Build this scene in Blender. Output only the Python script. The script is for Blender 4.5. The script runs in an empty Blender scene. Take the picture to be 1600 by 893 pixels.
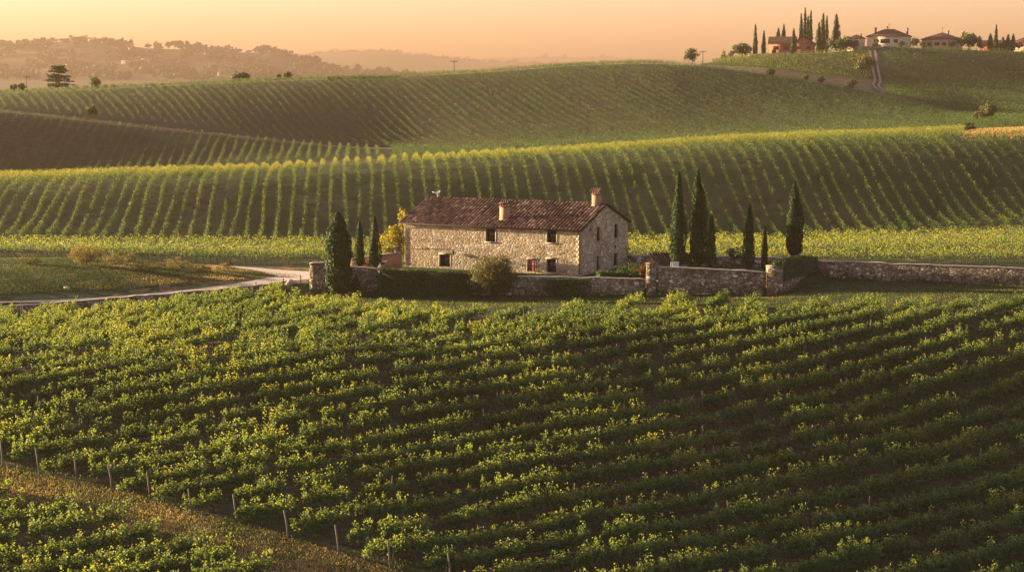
import bpy, bmesh, math, random
import numpy as np
from mathutils import Vector, Matrix
sc=bpy.context.scene
R=math.radians
# ---------------- camera, world, sun, exposure ----------------
SUN_AZ=R(-71)      # from +Y (view direction) towards -X (left)
SUN_EL=R(9)
cd=bpy.data.cameras.new('camera'); cam=bpy.data.objects.new('camera',cd); sc.collection.objects.link(cam)
cd.sensor_width=36; cd.lens=36*2700/1600; cd.clip_start=1; cd.clip_end=40000
cam.location=(0,0,24.3); cam.rotation_euler=(R(90)-math.atan((446.5-130)/2700.0),0,0)
sc.camera=cam
w=bpy.data.worlds.new("World"); sc.world=w; w.use_nodes=True
nt=w.node_tree; nt.nodes.clear()
sky=nt.nodes.new('ShaderNodeTexSky'); sky.sky_type='NISHITA'; sky.sun_disc=False
sky.sun_elevation=SUN_EL; sky.sun_rotation=SUN_AZ
sky.air_density=1.0; sky.dust_density=1.2; sky.ozone_density=0.6; sky.altitude=200
mx=nt.nodes.new('ShaderNodeMixRGB'); mx.blend_type='MULTIPLY'; mx.inputs[0].default_value=1.0; mx.inputs[2].default_value=(.79,.575,.62,1)
bg=nt.nodes.new('ShaderNodeBackground'); bg.inputs[1].default_value=0.080
wo=nt.nodes.new('ShaderNodeOutputWorld')
nt.links.new(sky.outputs[0],mx.inputs[1]); nt.links.new(mx.outputs[0],bg.inputs[0]); nt.links.new(bg.outputs[0],wo.inputs[0])
sl=bpy.data.lights.new('sun','SUN'); sl.energy=5.0; sl.angle=R(0.6); sl.color=(1.0,.76,.45)
so=bpy.data.objects.new('sun',sl); sc.collection.objects.link(so)
sd=Vector((math.sin(SUN_AZ)*math.cos(SUN_EL),math.cos(SUN_AZ)*math.cos(SUN_EL),math.sin(SUN_EL)))
so.rotation_euler=sd.to_track_quat('Z','Y').to_euler(); so.location=sd*300
vs=sc.view_settings; vs.view_transform='Standard'; vs.look='None'; vs.exposure=2.62; vs.gamma=1; vs.use_curve_mapping=False
HAZE_DENSITY=0.00017
sc.cycles.max_bounces=6; sc.cycles.diffuse_bounces=3; sc.cycles.transmission_bounces=3; sc.cycles.transparent_max_bounces=4
sc.cycles.volume_bounces=0
# ---------------- helpers ----------------
RNG=np.random.default_rng(7); random.seed(7)
def tagp(o,label=None,cat=None,group=None,kind=None):
    if label: o['label']=label
    if cat: o['category']=cat
    if group: o['group']=group
    if kind: o['kind']=kind
    return o
def link(o,parent=None):
    sc.collection.objects.link(o)
    if parent is not None: o.parent=parent
    return o
def empty(name,loc,rz=0,label=None,cat=None,group=None):
    o=bpy.data.objects.new(name,None); o.location=loc; o.rotation_euler=(0,0,rz); o.empty_display_size=.3
    return tagp(link(o),label,cat,group)
def mesh(name,V,faces,mats,tint=None,mi=None,smooth=False):
    """faces: list of int arrays (n,k)"""
    me=bpy.data.meshes.new(name)
    V=np.asarray(V,np.float32); me.vertices.add(len(V)); me.vertices.foreach_set('co',V.ravel())
    faces=[np.asarray(f,np.int32) for f in faces if len(f)]
    idx=np.concatenate([f.ravel() for f in faces]); tot=np.concatenate([np.full(len(f),f.shape[1],np.int32) for f in faces])
    me.loops.add(len(idx)); me.loops.foreach_set('vertex_index',idx)
    me.polygons.add(len(tot)); me.polygons.foreach_set('loop_start',np.concatenate([[0],np.cumsum(tot)[:-1]]).astype(np.int32))
    if mi is not None: me.polygons.foreach_set('material_index',np.asarray(mi,np.int32))
    if smooth: me.polygons.foreach_set('use_smooth',np.ones(len(tot),bool))
    for m in (mats if isinstance(mats,(list,tuple)) else [mats]): me.materials.append(m)
    me.update(calc_edges=True)
    if tint is not None:
        a=me.attributes.new('tint','FLOAT','FACE'); a.data.foreach_set('value',np.asarray(tint,np.float32))
    return me
def obj(name,me,parent=None,loc=None):
    o=bpy.data.objects.new(name,me)
    if loc is not None: o.location=loc
    return link(o,parent)
def nrm(a): return a/np.maximum(np.linalg.norm(a,axis=1,keepdims=True),1e-9)
def leaves(C,S,rng,bias=(0,0,.5),up=None,asp=.8,fold=.15):
    """diamond leaves; returns V,F"""
    C=np.asarray(C,float); n=len(C); S=np.broadcast_to(S,(n,)).reshape(n,1)
    B=np.asarray(bias,float); B=B if B.ndim==2 else np.broadcast_to(B,(n,3))
    N=nrm(rng.normal(size=(n,3))*.6+B)
    T=rng.normal(size=(n,3)) if up is None else rng.normal(size=(n,3))*.45+np.asarray(up)
    T=nrm(T-N*(T*N).sum(1,keepdims=True)); Bt=np.cross(N,T)
    V=np.stack([C-T*S*.5, C+Bt*S*.5*asp+N*S*fold, C+T*S*.5, C-Bt*S*.5*asp+N*S*fold],1).reshape(-1,3)
    return V,np.arange(4*n).reshape(n,4)
class MB:
    def __init__(s): s.v=[];s.f3=[];s.f4=[];s.n=0;s.t3=[];s.t4=[]
    def add(s,V,f4=None,f3=None,tint=0.5):
        V=np.asarray(V,float).reshape(-1,3); s.v.append(V)
        if f4 is not None and len(f4): s.f4.append(np.asarray(f4)+s.n); s.t4.append(np.broadcast_to(tint,(len(f4),)))
        if f3 is not None and len(f3): s.f3.append(np.asarray(f3)+s.n); s.t3.append(np.broadcast_to(tint,(len(f3),)))
        s.n+=len(V); return s
    def box(s,lo,hi,tint=.5,rz=0,c=None,taper=1.0):
        x0,y0,z0=lo;x1,y1,z1=hi
        V=np.array([[x0,y0,z0],[x1,y0,z0],[x1,y1,z0],[x0,y1,z0],[x0,y0,z1],[x1,y0,z1],[x1,y1,z1],[x0,y1,z1]],float)
        if taper!=1: 
            m=np.array([(x0+x1)/2,(y0+y1)/2]); V[4:,:2]=m+(V[4:,:2]-m)*taper
        if rz:
            m=np.array(c if c is not None else [(x0+x1)/2,(y0+y1)/2]); ca,sa=math.cos(rz),math.sin(rz)
            d=V[:,:2]-m; V[:,:2]=m+np.stack([d[:,0]*ca-d[:,1]*sa,d[:,0]*sa+d[:,1]*ca],1)
        return s.add(V,[[3,2,1,0],[4,5,6,7],[0,1,5,4],[1,2,6,5],[2,3,7,6],[3,0,4,7]],tint=tint)
    def tube(s,path,rad,n=6,tint=.5,cap=True):
        path=np.asarray(path,float); m=len(path); rad=np.broadcast_to(rad,(m,))
        T=np.gradient(path,axis=0); T=nrm(T); ref=np.array([1.0,0.3,0.1]); 
        if abs((T[0]*ref/np.linalg.norm(ref)).sum())>.9: ref=np.array([0,1.0,.2])
        A=nrm(np.cross(T,ref)); Bq=np.cross(T,A); an=np.arange(n)*2*math.pi/n
        V=(path[:,None]+rad[:,None,None]*(np.cos(an)[None,:,None]*A[:,None]+np.sin(an)[None,:,None]*Bq[:,None])).reshape(-1,3)
        q=[]
        for i in range(m-1):
            for j in range(n): q.append([i*n+j,i*n+(j+1)%n,(i+1)*n+(j+1)%n,(i+1)*n+j])
        f3=[]
        if cap:
            V=np.vstack([V,path[0],path[-1]]); a=m*n
            for j in range(n): f3.append([a,(j+1)%n,j]); f3.append([a+1,(m-1)*n+j,(m-1)*n+(j+1)%n])
        return s.add(V,q,f3,tint=tint)
    def lathe(s,prof,c=(0,0,0),n=10,tint=.5):
        prof=np.asarray(prof,float); an=np.arange(n)*2*math.pi/n; m=len(prof)
        V=np.stack([prof[:,0][:,None]*np.cos(an)+c[0],prof[:,0][:,None]*np.sin(an)+c[1],np.repeat(prof[:,1][:,None],n,1)+c[2]],2).reshape(-1,3)
        q=[[i*n+j,i*n+(j+1)%n,(i+1)*n+(j+1)%n,(i+1)*n+j] for i in range(m-1) for j in range(n)]
        return s.add(V,q,tint=tint)
    def data(s):
        F=[];T=[]
        if s.f4: F.append(np.concatenate(s.f4)); T.append(np.concatenate(s.t4))
        if s.f3: F.append(np.concatenate(s.f3)); T.append(np.concatenate(s.t3))
        return np.concatenate(s.v),F,np.concatenate(T)
    def build(s,name,mat,parent=None,loc=None,smooth=False):
        V,Fc,T=s.data(); return obj(name,mesh(name,V,Fc,mat,tint=T,smooth=smooth),parent,loc)
# ---------------- materials ----------------
class NT:
    def __init__(s,name):
        s.m=bpy.data.materials.new(name); s.m.use_nodes=True; s.t=s.m.node_tree; s.t.nodes.clear()
        s.out=s.n('ShaderNodeOutputMaterial')
    def n(s,ty,ins=None,**kw):
        x=s.t.nodes.new(ty)
        for k,v in kw.items(): setattr(x,k,v)
        for k,v in (ins or {}).items():
            if isinstance(v,bpy.types.NodeSocket): s.t.links.new(v,x.inputs[k])
            else: x.inputs[k].default_value=v
        return x
    def l(s,a,b): s.t.links.new(a,b)
    def ramp(s,fac,stops,interp='LINEAR'):
        x=s.n('ShaderNodeValToRGB'); cr=x.color_ramp; cr.interpolation=interp
        while len(cr.elements)<len(stops): cr.elements.new(.5)
        for e,(p,c) in zip(cr.elements,stops): e.position=p; e.color=(*c,1)
        s.l(fac,x.inputs[0]); return x.outputs[0]
    def mix(s,f,a,b,mode='MIX'):
        x=s.n('ShaderNodeMixRGB',blend_type=mode)
        for i,v in enumerate((f,a,b)):
            if isinstance(v,bpy.types.NodeSocket): s.l(v,x.inputs[i])
            else: x.inputs[i].default_value=v if i==0 else (*v,1)
        return x.outputs[0]
    def math(s,op,a,b=0.0,clamp=False):
        x=s.n('ShaderNodeMath',operation=op,use_clamp=clamp)
        for i,v in enumerate((a,b)):
            if isinstance(v,bpy.types.NodeSocket): s.l(v,x.inputs[i])
            else: x.inputs[i].default_value=v
        return x.outputs[0]
    def noise(s,vec,scale,detail=4,rough=.6):
        return s.n('ShaderNodeTexNoise',{'Vector':vec,'Scale':scale,'Detail':detail,'Roughness':rough}).outputs[0]
    def attr(s,name): return s.n('ShaderNodeAttribute',attribute_name=name).outputs['Fac']
    def obj(s): return s.n('ShaderNodeTexCoord').outputs['Object']
    def scale(s,vec,v):
        return s.n('ShaderNodeMapping',{'Vector':vec,'Scale':v}).outputs[0]
    def bsdf(s,col,rough=.8,spec=.3,bump=None,dist=.02,strength=.6):
        b=s.n('ShaderNodeBsdfPrincipled')
        if isinstance(col,bpy.types.NodeSocket): s.l(col,b.inputs['Base Color'])
        else: b.inputs['Base Color'].default_value=(*col,1)
        if isinstance(rough,bpy.types.NodeSocket): s.l(rough,b.inputs['Roughness'])
        else: b.inputs['Roughness'].default_value=rough
        b.inputs['Specular IOR Level'].default_value=spec
        if bump is not None:
            bp=s.n('ShaderNodeBump',{'Height':bump,'Distance':dist,'Strength':strength}); s.l(bp.outputs[0],b.inputs['Normal'])
        s.l(b.outputs[0],s.out.inputs[0]); return b
def leafmat(name,c0,c1,c2,trans=.4,tcol=1.7,yellow=(1.25,1.0,.5),spec=.25,tr=None):
    t=NT(name); f=t.attr('tint')
    oi=t.n('ShaderNodeObjectInfo').outputs['Random']
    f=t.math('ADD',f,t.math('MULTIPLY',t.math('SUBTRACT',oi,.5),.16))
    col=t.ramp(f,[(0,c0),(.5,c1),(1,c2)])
    b=t.n('ShaderNodeBsdfPrincipled',{'Base Color':col,'Roughness':.55,'Specular IOR Level':spec})
    tc=t.mix(1,col,tuple(tcol*y for y in yellow),'MULTIPLY')
    if tr: tc=t.ramp(f,[(0,tr[0]),(.5,tr[1]),(1,tr[2])])
    tr=t.n('ShaderNodeBsdfTranslucent',{'Color':tc})
    mxs=t.n('ShaderNodeMixShader',{0:trans,1:b.outputs[0],2:tr.outputs[0]}); t.l(mxs.outputs[0],t.out.inputs[0]); return t.m
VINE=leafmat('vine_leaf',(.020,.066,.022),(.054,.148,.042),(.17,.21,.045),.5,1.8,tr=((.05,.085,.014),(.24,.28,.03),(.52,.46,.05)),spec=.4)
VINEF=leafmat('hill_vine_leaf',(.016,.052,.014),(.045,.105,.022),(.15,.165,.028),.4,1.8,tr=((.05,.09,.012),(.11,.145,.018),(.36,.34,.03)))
CYP=leafmat('cypress_leaf',(.012,.031,.011),(.032,.068,.020),(.078,.112,.030),.15,1.3,spec=.08)
TREE=leafmat('tree_leaf',(.020,.046,.013),(.056,.098,.026),(.13,.13,.03),.3,1.4)
GOLD=leafmat('golden_leaf',(.10,.11,.018),(.25,.24,.028),(.44,.40,.05),.45,1.5)
OLIVE=leafmat('olive_leaf',(.03,.042,.014),(.095,.105,.032),(.27,.21,.05),.3,1.3)
REDL=leafmat('red_leaf',(.07,.03,.015),(.16,.06,.02),(.30,.09,.05),.3,1.2)
GRASS=leafmat('grass_blade',(.022,.048,.012),(.075,.098,.028),(.46,.32,.125),.35,1.4,(1.1,1.0,.7),.1)
def plain(name,col,rough=.8,var=.25,scale=3,spec=.3,bump=.01):
    t=NT(name); o=t.obj(); nz=t.noise(o,scale,5); nz2=t.noise(o,scale*7,3)
    f=t.math('ADD',t.math('MULTIPLY',nz,.7),t.math('MULTIPLY',nz2,.3))
    c=t.ramp(f,[(.25,tuple(x*(1-var) for x in col)),(.75,tuple(min(1,x*(1+var)) for x in col))])
    t.bsdf(c,rough,spec,nz2,bump); return t.m
BARK=plain('bark',(.055,.038,.026),.95,.4,6)
POSTW=plain('weathered_wood',(.135,.11,.085),.9,.4,(8))
DARKW=plain('dark_wood',(.045,.022,.014),.6,.3,5)
DOORW=plain('door_wood',(.23,.065,.032),.6,.35,6)
METAL=plain('dark_metal',(.028,.02,.017),.85,.2,4,.15)
QUOIN=plain('corner_stone',(.30,.24,.165),.9,.3,1.6)
TRIM=plain('trim_stone',(.30,.25,.19),.9,.2,3)
PALE=plain('pale_paint',(.42,.41,.40),.7,.15,3)
WHITE=plain('white_paint',(.72,.70,.66),.6,.1,3)
CREAM=plain('cream_plaster',(.55,.46,.33),.9,.15,.8)
PINKP=plain('pink_plaster',(.50,.29,.18),.9,.15,.8)
REDP=plain('red_plaster',(.34,.125,.075),.9,.2,.8)
BRICK=plain('chimney_brick',(.30,.185,.115),.9,.3,3)
GRAVEL=plain('gravel',(.54,.43,.335),.95,.22,1.2)
def tilemat(name,st):
    t=NT(name); f=t.attr('tint'); o=t.obj(); nz=t.noise(o,2.2,4)
    c=t.ramp(f,st,'LINEAR'); c=t.mix(.8,c,t.ramp(nz,[(.3,(.62,.60,.58)),(.7,(1.15,1.1,1.05))]),'MULTIPLY')
    t.bsdf(c,.85,.25,t.noise(o,30,2),.01); return t.m
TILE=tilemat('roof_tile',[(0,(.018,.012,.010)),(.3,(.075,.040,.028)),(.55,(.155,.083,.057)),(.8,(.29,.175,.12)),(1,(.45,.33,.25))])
TILEF=tilemat('far_roof_tile',[(0,(.065,.030,.020)),(1,(.14,.062,.038))])
def stonemat(name,scale,stops,mortar,mw=.06,bumpd=.05,zs=1.5,stain=.5,cw=.12):
    t=NT(name); o=t.obj()
    wob=t.n('ShaderNodeTexNoise',{'Vector':o,'Scale':1.6,'Detail':3}).outputs['Color']
    v=t.n('ShaderNodeVectorMath',{0:o,1:t.n('ShaderNodeVectorMath',{0:wob,'Scale':.28},operation='SCALE').outputs[0]},operation='ADD').outputs[0]
    v=t.scale(v,(scale,scale,scale*zs))
    vo=t.n('ShaderNodeTexVoronoi',{'Vector':v,'Scale':1.0,'Randomness':.95})
    ed=t.n('ShaderNodeTexVoronoi',{'Vector':v,'Scale':1.0,'Randomness':.95},feature='DISTANCE_TO_EDGE').outputs['Distance']
    rc=t.n('ShaderNodeSeparateColor',{0:vo.outputs['Color']})
    c=t.ramp(rc.outputs[0],stops,'LINEAR')
    c=t.mix(.6,c,t.ramp(t.noise(o,9,4),[(.3,(.65,.62,.6)),(.7,(1.25,1.22,1.2))]),'MULTIPLY')
    mk=t.ramp(ed,[(0,(1,1,1)),(mw,(.6,.6,.6)),(mw+cw,(0,0,0))])
    c=t.mix(mk,c,mortar)
    st=t.ramp(t.noise(o,.45,5),[(.35,(1-stain,1-stain,1-stain*1.05)),(.65,(1.1,1.08,1.04))])
    c=t.mix(1,c,st,'MULTIPLY')
    hg=t.math('MINIMUM',ed,.25); hg=t.math('ADD',t.math('MULTIPLY',hg,3.0),t.math('MULTIPLY',t.noise(o,14,3),.25))
    t.bsdf(c,.92,.2,hg,bumpd,.9); return t.m
HSTONE=stonemat('house_stone',2.1,[(0,(.24,.18,.11)),(.3,(.35,.285,.185)),(.6,(.41,.345,.24)),(.85,(.49,.435,.33)),(.97,(.70,.64,.54))],(.34,.27,.18),.04,.05,1.9,.25,.10)
WSTONE=stonemat('field_stone',2.1,[(0,(.15,.115,.075)),(.35,(.26,.205,.135)),(.65,(.37,.30,.205)),(.88,(.47,.40,.30)),(.97,(.66,.6,.5))],(.06,.048,.032),.04,.10,1.45,.4)
COPE=plain('coping_stone',(.36,.31,.24),.9,.35,2.0)
# ---------------- terrain ----------------
F=2700.0; TH=math.atan((446.5-130)/F); CS,SN=math.cos(TH),math.sin(TH)
ZC=24.3
def P(px,py,Y):
    u=(px-800)/F; v=(446.5-py)/F; d=CS+v*SN
    return (Y*u/d, Y, ZC+Y*(v*CS-SN)/d)
def proj(X,Y,Z):
    dz=Z-ZC; fw=Y*CS-dz*SN; up=Y*SN+dz*CS
    return 800+F*X/fw, 446.5-F*up/fw
PX=[-700,0,200,400,600,800,1000,1200,1400,1600,2300]
def line(pts,mode):
    # pts: (px, Y, val); mode 'y' image row, 'z' height
    out=[]
    for px,Y,v in pts:
        if mode=='z':
            dz=v-ZC; fw=Y*CS-dz*SN; out.append(((px-800)/F*fw/Y, Y, v))
        else:
            x,_,z=P(px,v,Y); out.append((x/Y,Y,z))
    return np.array(out)
def mk(mode,pxs,Ys,vs):
    n=len(pxs)
    if not hasattr(Ys,'__len__'): Ys=[Ys]*n
    if not hasattr(vs,'__len__'): vs=[vs]*n
    return line(list(zip(pxs,Ys,vs)),mode)
c=[-700,0,400,800,1200,1600,2300]
CX=[-700,0,400,600,800,900,1000,1200,1400,1600,2300]
CY=[288,281,268,255,245,239,232,219,213,204,196]
LINES=[
 mk('z',c,20,[-7,-8,-9,-11,-12,-13,-14]),
 mk('z',c,[98,104,106,114,120,126,134],[-4.5,-5,-5.6,-6.8,-8.6,-10.5,-13]),
 mk('z',c,[124,129,131,139,147,153,160],[-2.8,-3,-3.3,-4.1,-5.6,-7.4,-9.5]),
 mk('y',[-700,0,300,560,900,1100,1300,1600,2300],[143,150,156,163,179,184,187,190,195],[585,572,552,532,497,490,485,475,470]),
 mk('y',[-700,0,300,560,800,1200,1600,2300],[160,170,180,186,191,196,200,205],[540,530,505,488,479,470,458,455]),
 mk('y',[-700,0,200,430,500,600,860,1215,1250,1290,1600,2300],[180,193,199,209,208,207,207,207,213,221,214,208],[510,494,480,456,460,462,464,461,448,435,446,456]),
 mk('z',[-700,0,200,430,500,600,860,1215,1250,1290,1600,2300],[181.8,194.6,200.6,210.6,209.6,208.6,208.6,208.6,214.6,222.6,215.6,209.6],[-.8,-.5,-.45,-.2,0,0,0,0,0,0,0,0]),
 mk('z',[-700,0,150,300,430,600,2300],[215,221,223,222,222,224,226],[1.2,1.7,1.7,.8,0,0,0]),
 mk('z',c,[241,240,232,231,232,232,232],[0,.1,-.1,0,0,0,0]),
 mk('z',c,[258,256,255,255,262,276,280],[-.2,0,0,0,-.1,-.2,0]),
 mk('y',c,305,[374,376,379,381,381,356,346]),
 mk('y',CX,345,[299,291,277,266,256,252,246,233,227,225,222]),
 mk('y',CX,365,CY),
 mk('y',CX,386,[y+1.5 for y in CY]),
 mk('y',CX,420,[y+16 for y in CY]),
 mk('y',[-700,0,280,400,600,800,1200,1500,1600,2300],455,[300,287,272,264,248,242,219,203,200,196]),
 mk('y',[-700,0,280,580,800,1200,1500,1600,2300],[520,520,520,520,505,500,495,495,495],[110,172,204,235,228,206,191,189,187]),
 mk('y',[-700,0,150,400,600,750,900,1000,1090,1200,1370,1500,1600,2300],[590,600,610,620,625,630,640,640,640,630,610,580,565,560],[165,147,140,128,122,114,103,99,103,117,147,180,184,190]),
 mk('y',[-700,0,400,700,900,1000,1060,1090,1200,1340,1400,1500,1600,2300],700,[178,160,142,128,116,110,103,101.5,107,123,133,139,141,150]),
 mk('y',[-700,0,400,800,1000,1060,1100,1150,1230,1330,1400,1500,1600,2300],770,[180,165,150,140,125,110,99,92,87,80,75,78,81,90]),
 mk('y',[-700,0,400,800,1000,1060,1100,1150,1230,1330,1400,1500,1600,2300],850,[180,165,150,142,130,115,101,93.5,88.5,82,77,80,83,92]),
 mk('y',c,1300,[150,150,148,145,140,130,120]),
 mk('y',c,2900,[136,136,138,140,140,135,130]),
 mk('y',[-700,0,120,330,420,500,580,800,1200,2300],4000,[112,108,104,108,110,122,128,134,136,136]),
 mk('y',[-700,0,60,120,180,230,330,390,425,450,500,540,580,650,800,1100,1600,2300],4600,[75,72,68,63,69,76,79,83,80,90,98,107,114,117,125,128,130,130]),
 mk('y',c,5800,130),
 mk('y',[-700,300,440,480,520,600,660,700,760,830,1100,1600,2300],9500,[118,110,101,87,82,81,88,93,98,101,106,110,112]),
 mk('y',c,11000,118),
 mk('y',[-700,500,600,700,780,840,900,960,1030,1080,1150,1300,1600,2300],14500,[104,104,101,98,94,92,93,93,94,95.5,96.5,97.5,99,100]),
 mk('z',c,17000,80),
]
NK=len(LINES)
NA=700; A0,A1=-.56,.56
AG=np.linspace(A0,A1,NA)
def smooth(x,k):
    if k<1: return x
    w=np.hanning(2*k+3)[1:-1]; w/=w.sum()
    return np.convolve(np.pad(x,k,mode='edge'),w,mode='valid')
KY=np.zeros((NK,NA)); KZ=np.zeros((NK,NA))
SM=[20,20,20,22,16,1,1,14,14,14,14,14,14,14,14,34,40,9,5,3,4,8,8,6,3,8,7,8,5,8]
for k,L in enumerate(LINES):
    KY[k]=smooth(np.interp(AG,L[:,0],L[:,1]),SM[k]); KZ[k]=smooth(np.interp(AG,L[:,0],L[:,2]),SM[k])

# pchip slopes per column
H=np.diff(KY,axis=0); DL=np.diff(KZ,axis=0)/H
KM=np.zeros_like(KZ); KM[0]=DL[0]; KM[-1]=DL[-1]
w1=2*H[1:]+H[:-1]; w2=H[1:]+2*H[:-1]
with np.errstate(divide='ignore',invalid='ignore'):
    m=(w1+w2)/(w1/DL[:-1]+w2/DL[1:])
KM[1:-1]=np.where(DL[:-1]*DL[1:]>0,m,0)
def zcol(j,Y):
    Y=np.asarray(Y,float); j=np.broadcast_to(j,Y.shape)
    k=np.zeros(Y.shape,int)
    for i in range(1,NK-1): k+= (Y>=KY[i,j])
    h=KY[k+1,j]-KY[k,j]; t=np.clip((Y-KY[k,j])/h,0,1); t2=t*t; t3=t2*t
    return (2*t3-3*t2+1)*KZ[k,j]+(t3-2*t2+t)*h*KM[k,j]+(-2*t3+3*t2)*KZ[k+1,j]+(t3-t2)*h*KM[k+1,j]
def ZG(X,Y):
    X=np.asarray(X,float); Y=np.asarray(Y,float); X,Y=np.broadcast_arrays(X,Y)
    Yc=np.maximum(Y,1.0)
    f=np.clip((X/Yc-A0)/(A1-A0)*(NA-1),0,NA-1.001); j=f.astype(int); r=f-j
    return zcol(j,Yc)*(1-r)+zcol(j+1,Yc)*r
def YL(k,X,Y): return np.interp(np.asarray(X)/np.asarray(Y),AG,KY[k])
def G(px,py,y0=60,y1=2400):
    Ys=np.concatenate([np.arange(y0,min(y1,900),.4),np.arange(900,max(y1,901),4)]) if y1>900 else np.arange(y0,y1,.3)
    u=(px-800)/F; v=(446.5-py)/F; d=CS+v*SN
    z=ZC+Ys*(v*CS-SN)/d; g=ZG(Ys*u/d,Ys)
    b=np.nonzero(z<=g)[0]
    i=b[0] if len(b) else len(Ys)-1
    Y=Ys[i]; return (Y*u/d,Y,float(g[i]))
def SLOT(X,Y):
    """continuous knot index of a ground point"""
    X=np.asarray(X,float);Y=np.asarray(Y,float); a=X/np.maximum(Y,1); s=np.zeros(Y.shape)
    for k in range(NK-1):
        y0=np.interp(a,AG,KY[k]); y1=np.interp(a,AG,KY[k+1]); s=np.where((Y>=y0)&(Y<y1),k+(Y-y0)/(y1-y0),s)
    return np.where(Y>=np.interp(a,AG,KY[-1]),NK-1,s)
def inpoly(px,py,poly):
    px=np.asarray(px);py=np.asarray(py); ins=np.zeros(px.shape,bool); n=len(poly)
    for i in range(n):
        x0,y0=poly[i];x1,y1=poly[(i+1)%n]
        if y0==y1: continue
        ins^=((y0>py)!=(y1>py))&(px<(x1-x0)*(py-y0)/(y1-y0)+x0)
    return ins
def VLIM(X,Y,px): return YL(5,X,Y)-np.interp(px,[0,300,430,480,560,700,850,1000,1200,1260,1400,1600],[2.5,2.5,3,12,18,27,25,17,16,32,38,36])
HEADLAND=[(-300,640),(5,728),(62,740),(120,753),(175,763),(235,778),(300,803),(370,813),(450,838),(530,863),(610,888),(760,935),(560,1000),(430,915),(380,893),(300,866),(200,832),(60,803),(-20,770),(-300,715)]
def build_terrain():
    a=np.linspace(-.55,.55,640)
    Y=np.concatenate([np.linspace(20,80,16,endpoint=False),np.arange(80,205,.55),np.arange(205,212,.2),np.arange(212,420,.8),np.arange(420,900,2.0),np.arange(900,5800,24),np.geomspace(5800,17000,110)])
    AA,YY=np.meshgrid(a,Y); XX=AA*YY; ZZ=ZG(XX,YY)
    # small roughness (m), grows with distance; woods on the far hills make an uneven outline
    V=np.stack([XX,YY,ZZ],2).reshape(-1,3); nx=len(a); ny=len(Y)
    i=np.arange(ny-1)[:,None]*nx+np.arange(nx-1)[None]
    Fq=np.stack([i,i+1,i+nx+1,i+nx],2).reshape(-1,4)
    S=SLOT(XX,YY); px,py=proj(XX,YY,ZZ)
    zone=np.zeros((ny,nx,4),np.float32); zone[...,3]=1
    soil=np.zeros((ny,nx)); dry=np.zeros((ny,nx)); oli=np.zeros((ny,nx))
    def sm(x,e0,e1): t=np.clip((x-e0)/(e1-e0),0,1); return t*t*(3-2*t)
    soil+=np.where(S<3.95,.5,0); hd=inpoly(px,py,HEADLAND); soil=np.where(hd&(S<3.5),.12,soil); dry=np.where(hd&(S<3.5),.48,dry)
    soil=np.where((S>=3.95)&(S<5),.5,soil); lawn=(YY>VLIM(XX,YY,px)+.8)&(S<5.05); soil=np.where(lawn,.16,soil); dry=np.where(lawn,.2,dry)
    bank=(S>=5.9)&(S<8.3)&(px<485); dry=np.where(bank,np.interp(px,[0,150,380],[.16,.28,.55]),dry)
    yl=(S>=7.7)&(S<10); soil=np.where(yl,.35,soil); dry=np.where(yl,.3,dry)
    mid=(S>=9.6)&(S<14.5); soil=np.where(mid,.32,soil); oli=np.where(mid,.75,oli)
    cor=(S>11.2)&(S<15)&(px>1512+0*px); dry=np.where(cor,1,dry); soil=np.where(cor,0,soil)
    h2=(S>=14.5)&(S<17.2); soil=np.where(h2,.62,soil); oli=np.where(h2,.6,oli)
    lane=(np.abs(YY-YL(16,XX,YY))<3.2)&(px<620); dry=np.where(lane,.75,dry); soil=np.where(lane,0,soil)
    h3=(S>=17.2)&(S<20.5); oli=np.where(h3,.3,oli); soil=np.where(h3,.2,soil)
    strip=(S>=17.02)&(S<18.1)&(px>1060)&(px<1375)&(py>94+(px-1100)*.105); dry=np.where(strip,.8,dry); soil=np.where(strip,0,soil)
    tr_=(S>=17)&(S<18.1)&(px>1360)&(px<1384); dry=np.where(tr_,.45,dry); strip2=(S>=16.96)&(S<17.25)&(px>1360); dry=np.where(strip2,.6,dry)
    far=S>=20.5; oli=np.where(far,1,oli)
    zone[...,0]=soil;zone[...,1]=dry;zone[...,2]=oli
    me=mesh('ground',V,[Fq],GROUND,smooth=True)
    at=me.color_attributes.new('zone','FLOAT_COLOR','POINT'); at.data.foreach_set('color',zone.reshape(-1))
    o=obj('ground',me); o['kind']='structure'; o['label']='rolling ground of fields, grass banks and hazy hills'; return o
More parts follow.
